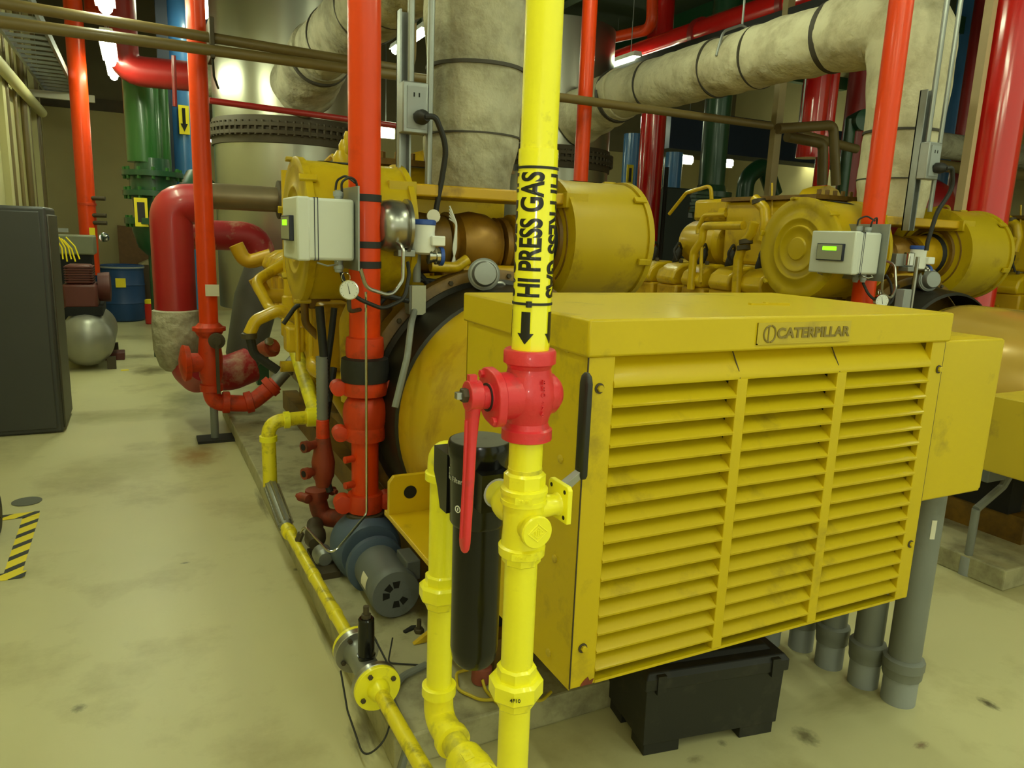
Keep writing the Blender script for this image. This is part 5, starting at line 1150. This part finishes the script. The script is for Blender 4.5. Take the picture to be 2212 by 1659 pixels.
tag(MB().prism([(-.03, -.03), (.05, -.02), (.045, .04), (-.035, .03)], at(268, 800, 0, 2), (1, 0, 0), (0, 1, 0), (0, 0, 1), .004).build('yellow_scrap', M_ylabel), 'yellow scrap of paper on the floor right of the compressor', 'paper')
t = thing('timber_block', 'small dark wooden block beside the compressor tank', 'block', at(250, 775, 0, 2))
p = at(250, 778, 0, 2); MB().box(p.x-.12, p.x+.1, p.y, p.y+.25, 0, .09).build('block', M_comp, t, smooth=False, bev=.008)
# ------------------------------------------------------------------ coloured mains behind
t = thing('green_main', 'tall green pipe with bolted valve flanges, left background', 'pipe', (.12, 10.2, 1.2))
MB().cyl((.10, 10.2, 2.35), (.10, 10.2, 3.3), .19, n=28).build('pipe', M_green, t)
MB().cyl((.29, 10.35, 2.2), (.29, 10.35, 3.3), .11, n=20).build('parallel_pipe', M_green, t)
MB().cyl((.235, 10.1, 2.2), (.235, 10.1, 3.3), .02, n=8).build('cable', M_rubber, t)
vb = MB().lathe((.18, 10.2, 0), (0, 0, 1), [(0, .1), (1.25, .1), (1.35, .2), (1.55, .26), (1.62, .26), (1.63, .34), (1.70, .34), (1.71, .22), (1.95, .24), (1.96, .34), (2.02, .34), (2.03, .26), (2.18, .26), (2.19, .34), (2.25, .34), (2.26, .2), (2.40, .19)], 28).build('valve_body', M_dgreen, t)
for z in (1.66, 1.99, 2.22):
    for k in range(12):
        a = 2*PI*k/12; MB().nut((.18+.305*math.cos(a), 10.2+.305*math.sin(a), z-.07), (.18+.305*math.cos(a), 10.2+.305*math.sin(a), z+.07), .022).build('flange_bolt', M_green, vb)
sg = MB().box(-.04, .10, 9.90, 9.92, 1.60, 1.93).build('sign', M_ylabel, t, 'yellow and black tag', smooth=False); MB().box(-.01, .07, 9.895, 9.90, 1.65, 1.88).build('dark_mark', M_ink, sg, smooth=False)
MB().tube([(.5, 10.4, 1.9), (.62, 10.4, 2.0), (.74, 10.5, 2.2)], .2, 20, .2).build('side_elbow', M_dgreen, t)
t = thing('red_header', 'dark red header pipe near the ceiling at upper left with a black end elbow', 'pipe', (.3, 9.3, 3.2))
MB().tube([(-.06, 9.3, 4.6), (-.06, 9.3, 3.22), (.72, 9.3, 3.24)], .155, 24, .2).build('pipe', M_mred, t)
MB().tube([(.60, 9.3, 3.235), (.84, 9.3, 3.235)], .19, 20).build('end_cover', M_wrap, t)
t = thing('sprinkler_pipe', 'thin dark red pipe crossing in front of the near silencer tower', 'pipe', (1.5, 7.3, 2.6))
pA = at(452, 217, 7.35); pB = at(880, 275, 7.35); MB().cyl(pA, pB, .028, n=12).build('pipe', M_mred, t)
pC = at(375, 120, 7.6); pD = at(378, 230, 7.6); MB().cyl(pC, pD, .02, n=10).build('drop', M_mred, t)
t = thing('blue_main', 'light blue pipe with a black and yellow arrow label, left background', 'pipe', (.62, 11.5, 0))
MB().cyl((.62, 11.5, 0.0), (.62, 11.5, 5.6), .19, n=28).build('pipe', M_blue, t)
sg = MB().box(.55, .68, 11.28, 11.30, 2.83, 3.20).build('label', M_ylabel, t, 'yellow label with black arrow', smooth=False)
MB().prism([(-.02, .15), (.02, .15), (.02, -.05), (.045, -.05), (0, -.15), (-.045, -.05), (-.02, -.05)], (.615, 11.279, 3.015), (1, 0, 0), (0, 0, 1), (0, -1, 0), .004).build('arrow_mark', M_ink, sg, smooth=False)
t = thing('dark_column', 'dark navy steel column between the green and blue pipes at left', 'column', (.42, 11.2, 0))
MB().box(.33, .47, 11.2, 11.4, 0, 5.6).build('column', mat('navy_steel', (36, 42, 56), .5), t, smooth=False)
t = thing('blue_tank', 'blue and green vessel high behind the near silencer tower', 'tank', (1.3, 12.5, 4.2))
MB().box(.85, 3.6, 12.2, 12.9, 4.15, 4.9).build('body', mat('deep_blue_panel', (36, 62, 96), .4), t, bev=.03)
t = thing('brass_duct', 'ochre square duct above the near silencer tower', 'duct', (1.6, 8.6, 4.2))
MB().box(1.35, 1.80, 8.3, 8.8, 4.16, 5.5).build('duct', mat('ochre_paint', (150, 116, 44), .5), t, smooth=False)
t = thing('red_column', 'dark red post behind the near silencer tower, right of its lower half', 'column', (2.7, 11.0, 0))
MB().cyl((2.78, 11.0, 0), (2.78, 11.0, 5.6), .17, n=24).build('column', M_mred, t)
# right side
t = thing('red_main', 'large glossy red column at the right edge', 'column', (6.3, 3.92, 0))
MB().cyl((6.30, 3.92, 0), (6.30, 3.92, 5.6), .188, n=48).build('column', M_bred, t)
t = thing('steel_post', 'narrow beige post just left of the large glossy red column', 'post', (6.0, 3.9, 0))
MB().box(6.03, 6.085, 3.93, 4.0, 0, 5.6).build('post', mat('beige_strip', (196, 172, 130), .5), t, smooth=False)
t = thing('red_main', 'matte red column behind the round air cleaner, right of the thin orange riser', 'column', (6.6, 9, 0))
MB().cyl((6.62, 9.0, 0), (6.62, 9.0, 5.6), .178, n=32).build('column', M_bred, t)
MB().cyl((6.80, 8.85, 0), (6.80, 8.85, 2.7), .03, n=10).build('side_conduit', M_rubber, t)
t = thing('sprinkler_pipe', 'orange sprinkler pipe with an elbow at the top right of the yellow gas pipe', 'pipe', (6.8, 9, 4.5))
q0 = at(1411, -60, 8.6); q1 = at(1408, 62, 8.6); q2 = at(1210, 108, 11.0)
MB().tube([q0, q1, q2], .075, 18, .16).build('pipe', M_orange, t)
t = thing('green_main', 'dark green pipe with a bolted valve, right of the matte red column', 'pipe', (6.9, 8.0, 1.2))
p = at(1545, 300, 8.0)
MB().cyl((p.x, 8, 2.35), (p.x, 8, 5.6), .172, n=28).build('pipe', M_dgreen, t)
MB().lathe((p.x, 8, 0), (0, 0, 1), [(0, .12), (1.55, .12), (1.85, .18), (2.05, .22), (2.06, .28), (2.13, .28), (2.14, .22), (2.25, .24), (2.26, .28), (2.33, .28), (2.34, .2), (2.42, .18)], 28).build('valve_body', M_dgreen, t)
for k in range(6): MB().box(p.x-.42+.02*(k % 2), p.x-.2, 7.78, 7.9, 2.05+.045*k, 2.085+.045*k).build('gear_housing', M_dgreen, t, smooth=False)
t = thing('green_main', 'dark green bent pipe beyond the dark green valve', 'pipe', (7.9, 9, 1.5))
MB().tube([V((at(1600, 470, 9).x, 9, 0)), at(1612, 385, 9), at(1650, 352, 9), at(1672, 420, 9)], .13, 18, .3).build('pipe', M_dgreen, t)
for i, (px, py0, py1, Y, r, lb) in enumerate(((1368, 290, 470, 10.5, .15, 'blue pipe with a yellow arrow tag left of the matte red column'), (1457, 330, 480, 10.0, .14, 'blue pipe with a pale valve right of the matte red column'), (1430, 340, 420, 11.0, .05, 'thin light blue pipe beside the matte red column'))):
    p0 = at(px, py0, Y); p1 = at(px-6, py1, Y); p1 = V((p0.x, p0.y, 0))
    t = thing('blue_main', lb, 'pipe', p1)
    MB().cyl(p1, (p0.x, p0.y, p0.z), r, n=20).build('pipe', M_blue, t)
    if i == 0:
        q = at(1361, 378, Y-.2); sg = MB().box(q.x-.06, q.x+.06, q.y, q.y+.02, q.z-.16, q.z+.16).build('label', M_ylabel, t, 'yellow arrow tag', smooth=False)
        MB().box(q.x-.025, q.x+.025, q.y-.004, q.y, q.z-.11, q.z+.11).build('arrow_mark', M_ink, sg, smooth=False)
t = thing('blue_header', 'dark blue duct crossing behind the green valve pipe', 'duct', (8, 11, 3.4)); MB().cyl((8.5, 11.7, 3.4), (8.5, 11.7, 5.6), .02, n=8).build('hanger_rod', M_galv, t)
p0 = at(1440, 290, 11.5); p1 = at(1850, 310, 11.5); MB().box(p0.x, p1.x, 11.4, 12.0, p0.z-.25, p0.z+.45).build('duct', mat('navy_duct', (32, 48, 74), .5), t, smooth=False)
t = thing('electrical_cabinet', 'dark green electrical panel behind the second engine', 'panel', (7.3, 9.8, 0))
q = at(1480, 470, 9.6); MB().box(q.x-.45, q.x+.75, 9.6, 9.82, 0, q.z+.45).build('cabinet', mat('dark_panel', (50, 60, 54), .5), t, bev=.02)
MB().box(q.x+.05, q.x+.25, 9.585, 9.6, q.z, q.z+.10).build('label_plate', M_cond2, t, smooth=False)
# overhead red headers on the right
t = thing('red_header', 'red overhead pipe running away above the pale exhaust duct', 'pipe', (6.24, 8, 4))
MB().cyl((6.24, 4.3, 4.13), (6.24, 13, 4.13), .175, n=28).build('pipe', M_bred, t)
for y in (5.3, 6.2, 7.6): MB().lathe((6.24, y, 4.13), (0, 1, 0), [(0, .175), (.01, .20), (.08, .20), (.09, .175)], 24).build('coupling', M_mred, t)
t = thing('black_duct', 'black duct above the pale exhaust duct, below the red overhead pipe', 'duct', (5.7, 8, 3.7))
MB().box(5.75, 6.1, 4.2, 12, 3.72, 3.92).build('duct', M_rubber, t, smooth=False)
t = thing('red_header', 'broad dark red overhead header between the pale elbow and the glossy red column', 'pipe', (7.0, 6, 4.4))
MB().cyl((4.4, 4.6, 4.72), (12, 6.4, 4.72), .26, n=28).build('pipe', M_mred, t)
MB().tube([(5.35, 3.9, 5.5), (5.35, 3.9, 4.45), (5.8, 4.0, 4.42)], .18, 24, .3).build('branch', M_bred, t)
t = thing('red_main', 'bright red double pipe under the pale exhaust duct, behind the tan elbow', 'pipe', (7.2, 7, 0))
p = at(1757, 250, 7.0); MB().cyl((p.x, 7, 2.75), (p.x, 7, 5.0), .16, n=24).build('pipe', M_bred, t)
MB().cyl((p.x+.25, 7.0, 1.4), (p.x+.25, 7.0, 5.0), .09, n=20).build('second_pipe', M_bred, t)
gv = MB().lathe((p.x+.62, 6.8, p.z-.02), (-.3, -1, 0), [(-.2, .10), (0, .13), (.08, .13), (.09, .08)], 20).build('green_actuator', M_dgreen, t, 'dark green round actuator')
MB().cyl((p.x+.55, 6.9, 1.5), (p.x+.55, 6.9, p.z), .07, n=14).build('actuator_stem', M_dgreen, t)
t = thing('red_main', 'red pipe in shade right of the green actuator', 'pipe', (8.2, 7.5, 0))
p = at(1850, 250, 7.6); MB().cyl((p.x, 7.6, 0), (p.x, 7.6, 5.0), .16, n=24).build('pipe', M_mred, t)
t = thing('red_tank', 'round red vessel end between the pale exhaust duct and the glossy red column', 'tank', (10.5, 7.6, 1))
p = at(2012, 450, 7.4); MB().lathe(p, (0, 1, 0), [(-.30, .02), (-.27, .18), (-.15, .34), (0, .42), (1.5, .42)], 36).build('vessel', M_dred, t)
for x in (-.3, .3): MB().box(p.x+x-.05, p.x+x+.05, p.y+.2, p.y+.4, 0, p.z-.2).build('leg', M_mred, t, smooth=False)
t = thing('insulated_pipe', 'grey insulated pipe crossing behind the glossy red column at the right edge', 'pipe', (10, 6.6, 2.4))
p = at(2060, 318, 6.9); MB().cyl((p.x-.6, 6.9, p.z), (14, 6.9, p.z), .17, n=24).build('jacket', M_wrap, t)
p = at(2060, 350, 6.9); MB().cyl((p.x-.6, 6.95, p.z-.06), (14, 6.95, p.z-.06), .08, n=20).build('lower_pipe', M_brown, t)
t = thing('blue_main', 'blue pipe high in the gap left of the glossy red column', 'pipe', (9.5, 8, 0))
p = at(2066, 220, 8.2); MB().cyl((p.x, 8.2, 0), (p.x, 8.2, 5.6), .2, n=20).build('pipe', M_blue, t)
t = thing('red_main', 'slim red pipe left of the beige post', 'pipe', (9.6, 7.9, 0))
p = at(2092, 200, 7.6); MB().cyl((p.x, 7.6, 2.4), (p.x, 7.6, 5.6), .10, n=20).build('pipe', M_mred, t)
t = thing('low_gas_pipe', 'yellow spotted pipe low at the right edge under the second generator', 'pipe', (3.6, 2, .3))
pA = at(2066, 1150, 2.55); pB = at(2300, 1225, 2.1)
MB().cyl(pA, pB, .026, n=20).build('pipe', M_gasw, t)
MB().lathe(pA, (0, 0, 1), [(-.03, .03), (.0, .034), (.03, .032), (.05, .02)], 14).build('elbow', M_gasw, t)
t = thing('pipe_stand', 'grey stand and fittings under the second generator at the right edge', 'stand', (3.3, 3, 0))
p = at(2085, 1240, 0, 2)
MB().cyl((p.x, p.y, 0), (p.x, p.y, .36), .02, n=12).build('post', M_cond, t)
MB().cyl((p.x, p.y, 0), (p.x, p.y, .10), .035, n=12).build('foot_sleeve', M_cond2, t)
MB().tube([(p.x, p.y, .36), (p.x+.2, p.y, .46), (p.x+.3, p.y, .60)], .02, 10, .05).build('arm', M_cond, t)
MB().box(p.x-.03, p.x+.13, p.y-.05, p.y+.05, .52, .62).build('bracket', M_motor, t, bev=.006)
t = thing('concrete_block', 'low concrete block under the yellow pipe at the right edge', 'block', (3.4, 2.6, 0))
p = at(2150, 1250, 0, 2); MB().box(p.x-.1, p.x+.9, p.y, p.y+.5, 0, .09).build('block', M_pad, t, smooth=False, bev=.01)
